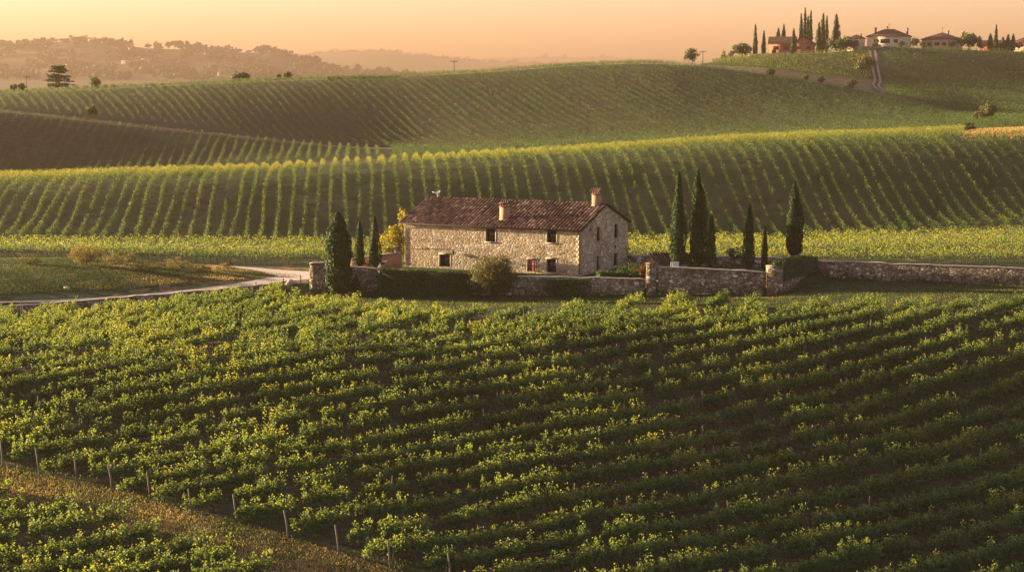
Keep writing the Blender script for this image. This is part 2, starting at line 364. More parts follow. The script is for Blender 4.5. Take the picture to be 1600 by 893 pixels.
def groundmat():
    t=NT('ground'); o=t.obj(); z=t.n('ShaderNodeAttribute',attribute_name='zone').outputs['Color']
    sp=t.n('ShaderNodeSeparateColor',{0:z}); soil,dry,oli=sp.outputs[0],sp.outputs[1],sp.outputs[2]
    n1=t.noise(o,.35,6); n2=t.noise(o,1.7,5); n3=t.noise(o,.06,4); n4=t.noise(t.scale(o,(.5,2.2,1)),1.0,5,.7); n5=t.noise(o,7,3)
    green=t.ramp(n2,[(.3,(.014,.028,.009)),(.52,(.034,.054,.015)),(.75,(.075,.088,.026))])
    brown=t.ramp(n4,[(.3,(.028,.023,.011)),(.55,(.068,.057,.029)),(.78,(.135,.110,.064))])
    straw=t.ramp(n5,[(.3,(.16,.105,.045)),(.6,(.30,.205,.095)),(.8,(.42,.30,.15))])
    ol=t.ramp(n3,[(.35,(.042,.058,.020)),(.5,(.072,.092,.033)),(.66,(.120,.128,.054))])
    c=t.mix(oli,green,ol)
    fs=t.math('MULTIPLY',t.math('SUBTRACT',t.math('ADD',soil,t.math('MULTIPLY',t.math('SUBTRACT',t.math('ADD',n1,t.math('ADD',t.math('MULTIPLY',n4,.6),t.math('MULTIPLY',n3,.9))),1.25),2.4)),.32),2.2,True)
    fs=t.math('MULTIPLY',fs,t.math('GREATER_THAN',soil,.05))
    c=t.mix(fs,c,brown)
    fd=t.math('MULTIPLY',t.math('SUBTRACT',t.math('ADD',dry,t.math('MULTIPLY',t.math('SUBTRACT',t.math('ADD',n1,t.math('MULTIPLY',n2,.5)),.75),2.4)),.42),2.0,True)
    fd=t.math('MULTIPLY',fd,t.math('MINIMUM',t.math('MULTIPLY',dry,6),1))
    c=t.mix(fd,c,straw)
    t.bsdf(c,.95,.1,t.math('ADD',n2,n5),.12,.8); return t.m
GROUND=groundmat()
build_terrain()
def strip(name,pts,width,mat,label,lift=.05,step=.8):
    pts=np.asarray(pts,float); d=np.r_[0,np.cumsum(np.hypot(*np.diff(pts[:,:2],axis=0).T))]; s=np.arange(0,d[-1],step)
    x=np.interp(s,d,pts[:,0]); y=np.interp(s,d,pts[:,1]); k=5; x=smooth(x,k);y=smooth(y,k)
    tx=np.gradient(x);ty=np.gradient(y); L=np.hypot(tx,ty); nx,ny=-ty/L,tx/L
    wd=np.interp(s,d,width) if hasattr(width,'__len__') else np.full(len(s),width)
    wd=wd*(1+.05*np.sin(s*.9)+.04*np.sin(s*2.3))
    us=np.linspace(-.5,.5,7); X=x[:,None]+nx[:,None]*wd[:,None]*us; Yy=y[:,None]+ny[:,None]*wd[:,None]*us
    Z=ZG(X,Yy)+lift; V=np.stack([X,Yy,Z],2).reshape(-1,3)
    i=np.arange(len(s)-1)[:,None]*7+np.arange(6)[None]; Fq=np.stack([i,i+7,i+8,i+1],2).reshape(-1,4)
    o=obj(name,mesh(name,V,[Fq],mat,smooth=True)); o['kind']='structure'; o['label']=label; return o
def gp(px,Y):
    """ground point in the direction of image column px at depth Y"""
    X=(px-800)/F*Y
    for _ in range(4):
        z=float(ZG(X,Y)); fw=Y*CS-(z-ZC)*SN; X=(px-800)/F*fw
    return (X,Y,float(ZG(X,Y)))
def wall_front(px): return float(np.interp(px,[-700,0,200,430],[180,193,199,209]))
strip('road',[gp(px,wall_front(px)+w_) [:2] for px,w_ in [(-80,1.5),(60,1.5),(200,1.5),(330,1.9),(400,3.4),(440,6.0),(500,9)]],[.45,.45,.5,.9,2.2,4.6,7],GRAVEL,'pale gravel road along the top of the low retaining wall')
strip('road',[gp(px,y)[:2] for px,y in [(520,216.5),(470,219),(430,222.5),(380,226),(300,228.3),(200,230),(100,232)]],[7,6.5,4.2,2.6,2.0,1.6,1.2],GRAVEL,'upper gravel track running in front of the yellow vines',.09)
DIRT=plain('dirt_track',(.26,.20,.13),.95,.25,1.0)
for sx in (-1.1,1.1): strip('path',[(gp(px,y)[0]+sx,y) for px,y in [(1388,622),(1384,634),(1376,642),(1371,660),(1368,680),(1372,705),(1366,735),(1362,765)]],[1.0]*8,DIRT,'wheel rut of the farm track climbing the far hill between two vineyards',.25,2)
# haze: pale air round everything
def haze():
    m=bpy.data.materials.new('haze'); m.use_nodes=True; t=m.node_tree; t.nodes.clear()
    out=t.nodes.new('ShaderNodeOutputMaterial'); v=t.nodes.new('ShaderNodeVolumePrincipled')
    v.inputs['Color'].default_value=(.30,.222,.172,1); v.inputs['Density'].default_value=HAZE_DENSITY; v.inputs['Anisotropy'].default_value=.25
    t.links.new(v.outputs[0],out.inputs['Volume'])
    b=MB(); b.box((-9900,-120,-30),(9900,17300,245)); o=b.build('haze',m); o['kind']='stuff'; o['label']='warm evening haze filling the valley'
haze()
# ---------------- vines ----------------
def vine_leaves(rng,length=1.3,nshoot=9,per=14,ls=.19,h0=.62,htop=1.92,tintoff=0.,spread=.40):
    C=[];S=[];T=[];N=[]
    xs=np.linspace(-length/2,length/2,nshoot)+rng.normal(0,.07,nshoot)
    for x in xs:
        top=htop*rng.uniform(.66,1.14); lean=rng.normal(0,.16,2); n=max(4,int(per*rng.uniform(.7,1.25)))
        t=rng.uniform(0,1,n)**1.15
        side=rng.choice([-1,1]); z=h0-.12+(top-h0)*t*(1-.25*(np.abs(lean[1])>.2)*t)
        cx=x+lean[0]*t*1.2+rng.normal(0,.10,n); cy=lean[1]*t*1.2+side*.10*(1-t)+rng.normal(0,spread*.55,n)*(1-.6*t)
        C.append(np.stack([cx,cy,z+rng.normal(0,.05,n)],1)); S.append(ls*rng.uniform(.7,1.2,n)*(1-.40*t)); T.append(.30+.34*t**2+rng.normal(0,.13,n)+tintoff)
        N.append(np.stack([np.zeros(n),np.sign(cy+1e-4)*.5,np.full(n,.7)],1))
    return np.concatenate(C),np.concatenate(S),np.clip(np.concatenate(T),0,1),np.concatenate(N)
def vine_trunk(mb,rng,base=(0,0,0),rot=0,length=1.3,h0=.75,n=5):
    bx,by,bz=base; ca,sa=math.cos(rot),math.sin(rot); k=rng.normal(0,.07,4)
    def L(p): return (bx+p[0]*ca-p[1]*sa,by+p[0]*sa+p[1]*ca,bz+p[2])
    mb.tube([L((0,0,-.08)),L((k[0],k[1],.25)),L((k[2],k[3],.5)),L((0,0,h0))],[.055,.045,.04,.045],n)
    for s in (-1,1): mb.tube([L((0,0,h0-.04)),L((s*.22,0,h0+.05)),L((s*length*.48,0,h0+.02))],[.04,.03,.02],4)
def rows_straight(dirxy,spacing,bounds,mask,step,off=0.):
    """lines of points (X,Y) along dirxy, every spacing metres"""
    d=np.asarray(dirxy,float); d/=np.hypot(*d); n=np.array([-d[1],d[0]])
    x0,x1,y0,y1=bounds; cor=np.array([[x0,y0],[x0,y1],[x1,y0],[x1,y1]])
    sn=cor@n; ss=cor@d; out=[]
    for q in np.arange(math.floor(sn.min()/spacing),math.ceil(sn.max()/spacing)+1):
        s=np.arange(ss.min(),ss.max(),step); s=s+ (q*.37%1)*step
        P2=s[:,None]*d+n*(q*spacing+off+(.22*np.sin(s/11+q*1.3)+.12*np.sin(s/4.1+q*2.1))[:,None]); ok=(P2[:,1]>60)&(P2[:,0]>x0)&(P2[:,0]<x1)&(P2[:,1]>y0)&(P2[:,1]<y1)
        P2=P2[ok]
        if len(P2)<2: continue
        Z=ZG(P2[:,0],P2[:,1]); px,py=proj(P2[:,0],P2[:,1],Z); m=mask(P2[:,0],P2[:,1],px,py)
        # contiguous runs
        i=0
        idx=np.nonzero(m)[0]
        if len(idx)<2: continue
        for run in np.split(idx,np.nonzero(np.diff(idx)>1)[0]+1):
            if len(run)>=2: out.append((P2[run],Z[run],px[run],py[run]))
    return out,math.atan2(d[1],d[0])
def fg_mask(X,Y,px,py):
    return (Y<YL(3,X,Y)-1.2)&(px>-260)&(px<1880)&(py<938)&~inpoly(px,py,HEADLAND)
def fg2_mask(X,Y,px,py):
    lim=VLIM(X,Y,px)
    return (Y>YL(3,X,Y)+1.2)&(Y<lim)&(px>-260)&(px<1880)
AD=(1,.82); BD=(1,2.25); SP=3.3; VS=1.25
fgA,rotA=rows_straight(AD,SP,(-85,85,85,200),fg_mask,VS)
fgB,rotB=rows_straight(BD,4.0,(-90,90,130,225),fg2_mask,VS)
spots=[]; rowends=[]
for rows,rot,blk in ((fgA,rotA,0),(fgB,rotB,1)):
    for (P2,Z,px,py) in rows:
        r=np.random.default_rng(int(abs(P2[0,0]*131+P2[0,1]*17))+5)
        keep=(r.random(len(P2))>.035)&(np.sin(P2[:,0]*1.1+P2[:,1]*.7+r.uniform(0,6))>-.965); rowends.append((P2,Z,px,py,blk,rot))
        for i in np.nonzero(keep)[0]:
            spots.append((P2[i,0]+r.normal(0,.06),P2[i,1]+r.normal(0,.06),Z[i],rot,px[i],py[i],r.uniform(.8,1.12)*(.98+.13*math.sin(P2[i,0]*.33+1.7*math.sin(P2[i,1]*.21)))*(1.0 if blk==0 else .95),blk))
spots.sort(key=lambda s:s[1])
vis=[s for s in spots if 4<s[4]<1596 and s[5]<908]
near=vis[:290]; nearset=set(id(s) for s in near); rest=[s for s in spots if id(s) not in nearset]
print('vines',len(spots),'near',len(near),'rest',len(rest),'Ymax near',near[-1][1])
VINEV=[]
for k in range(12):
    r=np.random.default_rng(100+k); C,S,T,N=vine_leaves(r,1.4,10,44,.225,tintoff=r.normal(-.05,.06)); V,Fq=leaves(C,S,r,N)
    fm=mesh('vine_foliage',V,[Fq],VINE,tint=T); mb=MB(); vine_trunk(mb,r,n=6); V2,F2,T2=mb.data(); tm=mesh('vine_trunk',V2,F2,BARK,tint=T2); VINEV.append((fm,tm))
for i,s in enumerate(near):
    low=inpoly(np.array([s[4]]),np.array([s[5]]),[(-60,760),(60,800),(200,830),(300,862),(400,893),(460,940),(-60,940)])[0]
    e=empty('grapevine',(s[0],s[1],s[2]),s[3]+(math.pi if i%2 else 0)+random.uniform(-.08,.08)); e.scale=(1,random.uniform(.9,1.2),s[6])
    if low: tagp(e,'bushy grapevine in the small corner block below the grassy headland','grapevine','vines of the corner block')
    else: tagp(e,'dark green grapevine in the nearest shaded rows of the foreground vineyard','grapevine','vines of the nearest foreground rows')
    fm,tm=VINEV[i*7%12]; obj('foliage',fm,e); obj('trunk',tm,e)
def merge_vines(sp,name,label,ls,per,nsh):
    VV=[];FF=[];TT=[];n=0; mb=MB(); r=np.random.default_rng(3)
    protos=[vine_leaves(np.random.default_rng(300+k),1.4,nsh,per,ls) for k in range(24)]
    for i,s in enumerate(sp):
        C,S,T,N=protos[r.integers(24)]; a=s[3]+(math.pi if r.random()<.5 else 0)+r.normal(0,.06); ca,sa=math.cos(a),math.sin(a)
        M=np.array([[ca,-sa,0],[sa,ca,0],[0,0,1]]); C2=(C*np.array([1,r.uniform(.9,1.25),s[6]]))@M.T+np.array(s[:3]); V,Fq=leaves(C2,S,r,N@M.T)
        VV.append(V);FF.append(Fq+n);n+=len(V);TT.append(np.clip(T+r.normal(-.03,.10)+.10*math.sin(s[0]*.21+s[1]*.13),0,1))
        if s[1]<235: vine_trunk(mb,r,s[:3],s[3],n=4)
    V2,F2,T2=mb.data(); nl=sum(len(f) for f in FF)
    faces=[np.concatenate(FF)]+[f+n for f in F2]
    nt=sum(len(f) for f in F2)
    me=mesh(name,np.vstack([np.concatenate(VV),V2]),faces,[VINE,BARK],tint=np.concatenate([np.concatenate(TT),T2]),mi=np.r_[np.zeros(nl,int),np.ones(nt,int)])
    o=obj(name,me); return tagp(o,label,'vineyard',None,'stuff')
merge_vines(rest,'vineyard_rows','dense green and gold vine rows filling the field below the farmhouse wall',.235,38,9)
# rows on hills: each row a thing of its own
def hill_row(P2,Z,rng,ls,dens,h0,h1,wid,toff,crest=None):
    d=np.r_[0,np.cumsum(np.hypot(*np.diff(P2,axis=0).T))]; L=d[-1]; n=int(L*dens*rng.uniform(.8,1.2)); s=rng.uniform(0,L,n); toff=toff+rng.normal(0,.05); h1=h1*rng.uniform(.9,1.08)
    for _ in range(rng.poisson(L/22)): g0=rng.uniform(0,L); s=s[np.abs(s-g0)>rng.uniform(.4,1.6)]
    n=len(s)
    ph=rng.uniform(0,6,4); dv=.75+.25*np.sin(s*.9+ph[0])*np.sin(s*.37+ph[1]); keep=rng.random(n)<dv; s=s[keep]; n=len(s)
    x=np.interp(s,d,P2[:,0]);y=np.interp(s,d,P2[:,1]);z=np.interp(s,d,Z); t=rng.random(n)
    hv=1+.12*np.sin(s*2.1+ph[2])+.08*np.sin(s*5+ph[3])
    tg=(P2[-1]-P2[0])/np.hypot(*(P2[-1]-P2[0])); o=rng.normal(0,wid,n)*(1-.5*t)
    C=np.stack([x-tg[1]*o,y+tg[0]*o,z+h0+(h1-h0)*t*hv],1)
    V,Fq=leaves(C,ls*rng.uniform(.7,1.25,n)*(1-.25*t),rng,np.stack([-tg[1]*np.sign(o)*.5,tg[0]*np.sign(o)*.5,np.full(n,.45)],1))
    c0=np.array([x.mean(),y.mean(),z.mean()])
    if crest is not None: toff=toff+.46*np.clip((y-(YL(12,x,y)-17))/14,0,1)*(.6+.5*t)  # yellow sun glow along the crest painted into the leaf tint
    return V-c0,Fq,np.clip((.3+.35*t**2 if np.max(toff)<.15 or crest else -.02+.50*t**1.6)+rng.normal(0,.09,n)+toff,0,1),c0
def make_rows(rows,label,group,ls,dens,h0,h1,wid,toff,seed,mat=None,crest=None):
    rng=np.random.default_rng(seed); k=0; out=[]
    for (P2,Z,px,py) in rows:
        if px.max()<2 or px.min()>1598: out.append((P2,Z,px,py)); continue
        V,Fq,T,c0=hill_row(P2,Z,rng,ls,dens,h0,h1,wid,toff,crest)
        if len(Fq)<8: continue
        e=empty('vine_row',c0,0,label,'vine row',group); obj('foliage',mesh('vine_row_foliage',V,[Fq],mat or VINEF,tint=T),e); k+=1
    print(group,k,len(out)); return out
def m_mid(X,Y,px,py):
    return (Y>305)&(Y<397)&(px>-230)&(px<1830)&~((px>1508)&(Y>YL(12,X,Y)-12))
midrows,_=rows_straight((-.089,1),2.5,(-160,160,300,400),m_mid,1.5)
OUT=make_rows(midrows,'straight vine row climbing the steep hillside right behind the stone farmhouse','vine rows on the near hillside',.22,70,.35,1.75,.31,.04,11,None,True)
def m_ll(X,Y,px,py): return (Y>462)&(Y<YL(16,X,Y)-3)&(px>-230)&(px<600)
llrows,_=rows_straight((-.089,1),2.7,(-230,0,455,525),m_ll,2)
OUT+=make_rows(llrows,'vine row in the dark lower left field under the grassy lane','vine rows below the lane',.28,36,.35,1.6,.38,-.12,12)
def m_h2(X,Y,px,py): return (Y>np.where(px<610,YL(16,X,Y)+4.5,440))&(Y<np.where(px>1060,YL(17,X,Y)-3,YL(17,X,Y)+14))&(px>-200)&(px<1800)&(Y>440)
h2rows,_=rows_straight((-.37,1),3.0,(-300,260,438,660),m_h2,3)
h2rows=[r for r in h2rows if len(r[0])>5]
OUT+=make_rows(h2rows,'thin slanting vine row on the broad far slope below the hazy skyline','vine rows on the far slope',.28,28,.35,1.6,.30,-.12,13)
# yellow vines on the flat ground behind the house; yellow sunlight also put into their tint
def flat_rows(pxa,pxb,n,label,group,seed,tof):
    rng=np.random.default_rng(seed)
    for k in range(n):
        a=np.linspace((pxa-800)/F,(pxb-800)/F,160); Yl=np.interp(a,AG,KY[8])+1.0+k*(np.interp(a,AG,KY[9])-np.interp(a,AG,KY[8])-1.5)/(n-1)
        P2=np.stack([a*Yl,Yl],1); Z=ZG(P2[:,0],P2[:,1]); V,Fq,T,c0=hill_row(P2,Z,rng,.21,80 if k<2 else 58,.75,2.05,.34,tof)
        e=empty('vine_row',c0,0,label if k else label.replace('one of the rear rows','the front row'),'vine row',group)
        obj('foliage',mesh('vine_row_foliage',V,[Fq],VINE,tint=T),e)
        if k<1:
            d=np.r_[0,np.cumsum(np.hypot(*np.diff(P2,axis=0).T))]; ss=np.arange(.6,d[-1],1.0)
            tms=[]
            for q in range(5):
                mb=MB(); vine_trunk(mb,np.random.default_rng(q+40),length=1.0,h0=.85); Vt,Ft,Tt=mb.data(); tms.append(mesh('vine_trunk',Vt*np.array([1.25,1.25,1.1]),Ft,BARK,tint=Tt))
            ss=ss[14:112] if pxa<0 else ss[:98]
            for i,q in enumerate(ss):
                o=obj('trunk',tms[i%5],e); x,y=np.interp(q,d,P2[:,0]),np.interp(q,d,P2[:,1]); o.location=(x-c0[0],y-c0[1],float(ZG(x,y))-c0[2])
flat_rows(-230,650,9,'yellow green vine row left of the farmhouse, one of the rear rows','vine rows left of the farmhouse',21,.32)
flat_rows(930,1850,11,'yellow vine row beyond the right hand field wall, one of the rear rows','vine rows right of the farmhouse',22,.50)
def m_h3l(X,Y,px,py): return (px>1110)&(px<1364)&(py<np.interp(px,[1100,1200,1340,1362],[99,110,126,128]))&(Y>690)&(Y<772)
def m_h3r(X,Y,px,py): return (px>1379)&(px<1640)&(Y>YL(17,X,Y)+8)&(Y<768)
def stuff_rows(rows,name,label,ls,dens,toff,seed):
    rng=np.random.default_rng(seed); VV=[];FF=[];TT=[];n=0
    for (P2,Z,px,py) in rows:
        V,Fq,T,c0=hill_row(P2,Z,rng,ls,dens,.3,1.7,.4,toff); VV.append(V+c0);FF.append(Fq+n);TT.append(T);n+=len(V)
    o=obj(name,mesh(name,np.concatenate(VV),[np.concatenate(FF)],VINEF,tint=np.concatenate(TT))); tagp(o,label,'vineyard',None,'stuff')
r1,_=rows_straight((1,-.25),2.8,(60,190,680,790),m_h3l,3); stuff_rows(r1,'hilltop_vineyard','yellowish hilltop vineyard below the red house',.42,11,.34,31)  # yellow light on these rows is put into the leaf tint
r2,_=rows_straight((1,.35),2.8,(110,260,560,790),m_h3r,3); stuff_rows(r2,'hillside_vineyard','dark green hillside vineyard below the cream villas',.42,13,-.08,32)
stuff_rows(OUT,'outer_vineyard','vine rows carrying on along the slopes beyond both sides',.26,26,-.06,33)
# posts
def post_mesh(h,r,seed):
    rr=np.random.default_rng(seed); mb=MB(); mb.tube([(0,0,-.2),(rr.normal(0,.015),0,h*.5),(rr.normal(0,.02),rr.normal(0,.02),h)],[r*1.05,r,r*.9],7); V,Fc,T=mb.data(); return mesh('vine_post',V,Fc,POSTW,tint=T)
PM=[post_mesh(1.9,.065,k) for k in range(4)]; PS=[post_mesh(1.85,.055,k+9) for k in range(4)]
# end posts along the grassy headland
ends=[(5,730),(62,742),(120,755),(175,766),(235,781),(300,806),(370,816),(450,841),(530,866),(610,891),(705,912)]
for i,(px,py) in enumerate(ends):
    p=G(px,py); o=obj('vineyard_post',PM[i%4],loc=p); o.rotation_euler=(random.uniform(-.03,.03),-.10+random.uniform(-.05,.03),random.random()*6)
    o.rotation_euler=(random.uniform(-.04,.04),random.uniform(-.13,-.05),0)
    tagp(o,'weathered wooden end post leaning at the head of a vine row beside the grassy headland','post','row end posts along the headland')
k=0
for (P2,Z,px,py,blk,rot) in rowends:
    r=np.random.default_rng(int(abs(P2[0,0]*77+P2[0,1]*13)))
    for i in range(r.integers(3,26),len(P2),25):
        if not (10<px[i]<1590 and py[i]<880): continue
        o=obj('vineyard_post',PS[k%4],loc=(P2[i,0]+.5*math.cos(rot),P2[i,1]+.5*math.sin(rot),Z[i])); o.rotation_euler=(r.normal(0,.03),r.normal(0,.04),0)
        o.scale=(1,1,r.uniform(.85,1.08)); k+=1
        tagp(o,'grey wooden stake standing among the vines of the foreground rows','post','stakes among the foreground vines')
print('stakes',k)
# ---------------- farmhouse ----------------
HA=R(27); HK=P(907,428,218); FLOOR=HK[2]; KX,KY_=HK[0],HK[1]
XD=np.array([math.cos(HA),-math.sin(HA)]); YD=np.array([math.sin(HA),math.cos(HA)])
def solve(fn,target,lo,hi):
    for _ in range(50):
        m=(lo+hi)/2
        if fn(m)<target: lo=m
        else: hi=m
    return m
HL=solve(lambda L:-proj(KX-XD[0]*L,KY_-XD[1]*L,FLOOR+4)[0],-629,10,40)
HW=solve(lambda W:proj(KX+YD[0]*W,KY_+YD[1]*W,FLOOR+4)[0],981,4,25)
EAVE=P(907,359,218)[2]-FLOOR
RISE=P(946,319,KY_+YD[1]*HW/2)[2]-FLOOR-EAVE
LX,LY=KX-XD[0]*HL,KY_-XD[1]*HL
print('house L W eave rise',HL,HW,EAVE,RISE,FLOOR)
house=empty('farmhouse',(LX,LY,FLOOR),-HA,'long rustic stone farmhouse with a mossy terracotta roof and two chimneys','farmhouse')
def ray_plane(px,py,org,nrm_):
    a=np.array(P(px,py,200.0))-np.array([0,0,ZC]); o=np.array([0,0,ZC]); t=((np.array(org)-o)@nrm_)/(a@nrm_); return o+a*t
def front(px,py):
    p=ray_plane(px,py,(KX,KY_,FLOOR),np.array([YD[0],YD[1],0])); return ((p[0]-LX)*XD[0]+(p[1]-LY)*XD[1], p[2]-FLOOR)
def gable(px,py):
    p=ray_plane(px,py,(KX,KY_,FLOOR),np.array([XD[0],XD[1],0])); return ((p[0]-KX)*YD[0]+(p[1]-KY_)*YD[1], p[2]-FLOOR)
def hole(fn,x0,y0,x1,y1,grow=0):
    cx,cy=(x0+x1)/2,(y0+y1)/2; a=fn(x0,cy)[0]; b=fn(x1,cy)[0]; t=fn(cx,y0)[1]; u=fn(cx,y1)[1]; return [a,b,max(u,0),t]
FH={'w1':hole(front,759.5,357,774,377.5),'w2':hole(front,855,360,869.5,379),'w3':hole(front,854.5,404.5,869,425.5),'d1':hole(front,824.5,405.5,839,428.5),'d2':hole(front,687,397.5,703.5,424)}
GH={'g1':hole(gable,932.5,355,937.5,376.5),'g2':hole(gable,960,350,965.5,371.5),'g3':hole(gable,932.5,400,936.5,422.5),'g4':hole(gable,959,395.5,965,425)}
FH['d1'][2]=0.02; FH['d2'][2]=.02; GH['g4'][2]=.02
def wall_plane(L,H,holes,depth,to,top=None):
    """wall facing -y in its own plane (x along, z up), openings with reveals; to(x,y,z)->local"""
    xs=sorted({0,L,*[h[0] for h in holes],*[h[1] for h in holes]}); zs=sorted({-.6,H,*[h[2] for h in holes],*[h[3] for h in holes]})
    V=[];Fq=[];F3=[]
    def q(*p):
        n=len(V); V.extend(to(*a) for a in p); Fq.append([n,n+1,n+2,n+3])
    for i in range(len(xs)-1):
        for j in range(len(zs)-1):
            cx,cz=(xs[i]+xs[i+1])/2,(zs[j]+zs[j+1])/2
            if any(h[0]<cx<h[1] and h[2]<cz<h[3] for h in holes): continue
            q((xs[i],0,zs[j]),(xs[i+1],0,zs[j]),(xs[i+1],0,zs[j+1]),(xs[i],0,zs[j+1]))
    for a,b,c_,d in holes:
        q((a,0,c_),(a,depth,c_),(a,depth,d),(a,0,d)); q((b,depth,c_),(b,0,c_),(b,0,d),(b,depth,d)); q((a,0,d),(a,depth,d),(b,depth,d),(b,0,d)); q((a,depth,c_),(a,0,c_),(b,0,c_),(b,depth,c_))
    if top is not None:
        n=len(V); V.extend([to(0,0,H),to(L,0,H),to(L/2,0,top)]); F3.append([n,n+1,n+2])
    return V,Fq,F3
mb=MB()
for (args) in ((HL,EAVE,list(FH.values()),.45,lambda x,y,z:(x,y,z)),(HL,EAVE,[],.4,lambda x,y,z:(HL-x,HW-y,z))):
    V,a,b=wall_plane(*args); mb.add(V,a,b)
for (args,top) in (((HW,EAVE,list(GH.values()),.45,lambda x,y,z:(HL-y,x,z)),EAVE+RISE),((HW,EAVE,[],.4,lambda x,y,z:(y,HW-x,z)),EAVE+RISE)):
    V,a,b=wall_plane(*args,top); mb.add(V,a,b)
mb.build('wall',HSTONE,house)
# inside is dark: back board set behind every opening belongs to each pane
GLASS=NT('window_glass'); GLASS.bsdf((.012,.014,.012),.12,.5); GLASS=GLASS.m
def opening(name,h,face,surround=.17,lintel=.22,sill=True,kind='window',bars=1,label=None):
    a,b,c_,d=h
    def T(x,y,z): return (x,y,z) if face=='f' else (HL-y,x,z)
    def bx(m,x0,y0,z0,x1,y1,z1):
        p,q=T(x0,y0,z0),T(x1,y1,z1); m.box([min(p[i],q[i]) for i in range(3)],[max(p[i],q[i]) for i in range(3)])
    m=MB(); fr=.07
    if kind=='window':
        for x0,x1 in ((a,a+fr),(b-fr,b)): bx(m,x0,.17,c_,x1,.24,d)
        for z0,z1 in ((c_,c_+fr),(d-fr,d)): bx(m,a+fr,.17,z0,b-fr,.24,z1)
        for k in range(bars): xm=a+(b-a)*(k+1)/(bars+1); bx(m,xm-.035,.165,c_+fr,xm+.035,.235,d-fr)
        o=m.build(name,DARKW,house); g=MB(); bx(g,a+fr,.25,c_+fr,b-fr,.27,d-fr); g.build('pane',GLASS,o)
    else:
        n=4; 
        for k in range(n): bx(m,a+(b-a)*k/n+.008,.06+.006*(k%2),c_,a+(b-a)*(k+1)/n-.008,.14,d-.01)
        bx(m,a,.135,c_,b,.24,d-.01)
        o=m.build(name,DOORW,house); g=MB(); bx(g,b-.16,.02,1.0,b-.11,.07,1.12); g.build('handle',METAL,o)
    if label: o['label']=label
    s=MB(); zb=c_ if not sill else c_
    bx(s,a-surround,-.025,zb,a-.002,.12,d); bx(s,b+.002,-.025,zb,b+surround,.12,d)
    bx(s,a-surround-.05,-.03,d+.002,b+surround+.05,.12,d+lintel)
    s.build('surround',TRIM,o)
    if sill:
        s=MB(); bx(s,a-surround-.06,-.10,c_-.13,b+surround+.06,.12,c_-.002); s.build('sill',TRIM,o)
opening('window',FH['w1'],'f'); opening('window',FH['w2'],'f'); opening('window',FH['w3'],'f',.15,.2)
opening('door',FH['d1'],'f',.16,.2,False,'door',label='closed reddish brown plank door')
opening('window',FH['d2'],'f',.15,.2,False,bars=2,label='dark glazed double door in the left half of the front wall')
for k in ('g1','g2','g3'): opening('window',GH[k],'g',.10,.16,True,bars=0)
opening('window',GH['g4'],'g',.12,.2,False,bars=0)
# quoins: dressed corner blocks
mb=MB(); z=0; k=0; rr=np.random.default_rng(2)
while z<EAVE-.3:
    h=rr.uniform(.28,.4); l1=.62 if k%2 else .36; l2=.36 if k%2 else .62
    mb.box((HL-l1,-.022,z+.012),(HL+.022,-.001,z+h-.012),tint=.5); mb.box((HL+.001,-.0,z+.012),(HL+.022,l2,z+h-.012)); z+=h; k+=1
mb.build('corner_stones',QUOIN,house)
# roof with barrel tiles
OH=.42; OV=.38; PIT=.50; sl_len=math.hypot(HW/2,RISE); SLA=math.atan2(RISE,HW/2)
def tile_slope(mb,x0,x1,eave_y,eave_z,sy,length,ang,pit=PIT,course=.46,seed=1,rad=.15):
    rr=np.random.default_rng(seed); rad=rad*pit/.5; nt_=int(round((x1-x0)/pit)); pit=(x1-x0)/nt_; ns=6
    us=x0+np.arange(nt_*ns+1)*pit/ns; prof=rad*(.5-.5*np.cos(2*np.pi*np.arange(nt_*ns+1)/ns)); prof=np.maximum(prof,.0)
    nc=int(length/course); course=length/nc
    for c_ in range(nc):
        lift0=.045; w0=c_*course; w1=(c_+1)*course+.04
        jit=np.repeat(rr.normal(0,.012,nt_),ns); jit=np.r_[jit,jit[-1]]
        for_ws=[(w0,lift0),(w1,0.0)]
        rows=[]
        for wv,lf in [(w0,-.0)]+for_ws:
            hgt=prof*(1.0 if (wv,lf)!=(w0,-.0) else .0)+lf+.01+jit*(lf>0)
            y=eave_y+sy*(wv*math.cos(ang)-hgt*math.sin(ang)); zz=eave_z+wv*math.sin(ang)+hgt*math.cos(ang)
            rows.append(np.stack([us,y,zz],1))
        V=np.concatenate(rows); n=len(us)
        i=np.arange(2)[:,None]*n+np.arange(n-1)[None]; f=np.stack([i,i+1,i+n+1,i+n],2)
        if sy<0: f=f[...,::-1]
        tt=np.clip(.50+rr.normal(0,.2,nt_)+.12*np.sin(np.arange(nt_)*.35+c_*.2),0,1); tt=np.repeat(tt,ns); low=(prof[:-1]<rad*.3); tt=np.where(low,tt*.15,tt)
        mb.add(V,f.reshape(-1,4),tint=np.tile(tt,2))
mb=MB(); base_t=.12
ez=EAVE-OH*math.tan(SLA)+base_t; ln=(HW/2+OH)/math.cos(SLA)
tile_slope(mb,-OV,HL+OV,-OH,ez,1,ln,SLA,seed=1); tile_slope(mb,-OV,HL+OV,HW+OH,ez,-1,ln,SLA,seed=2)
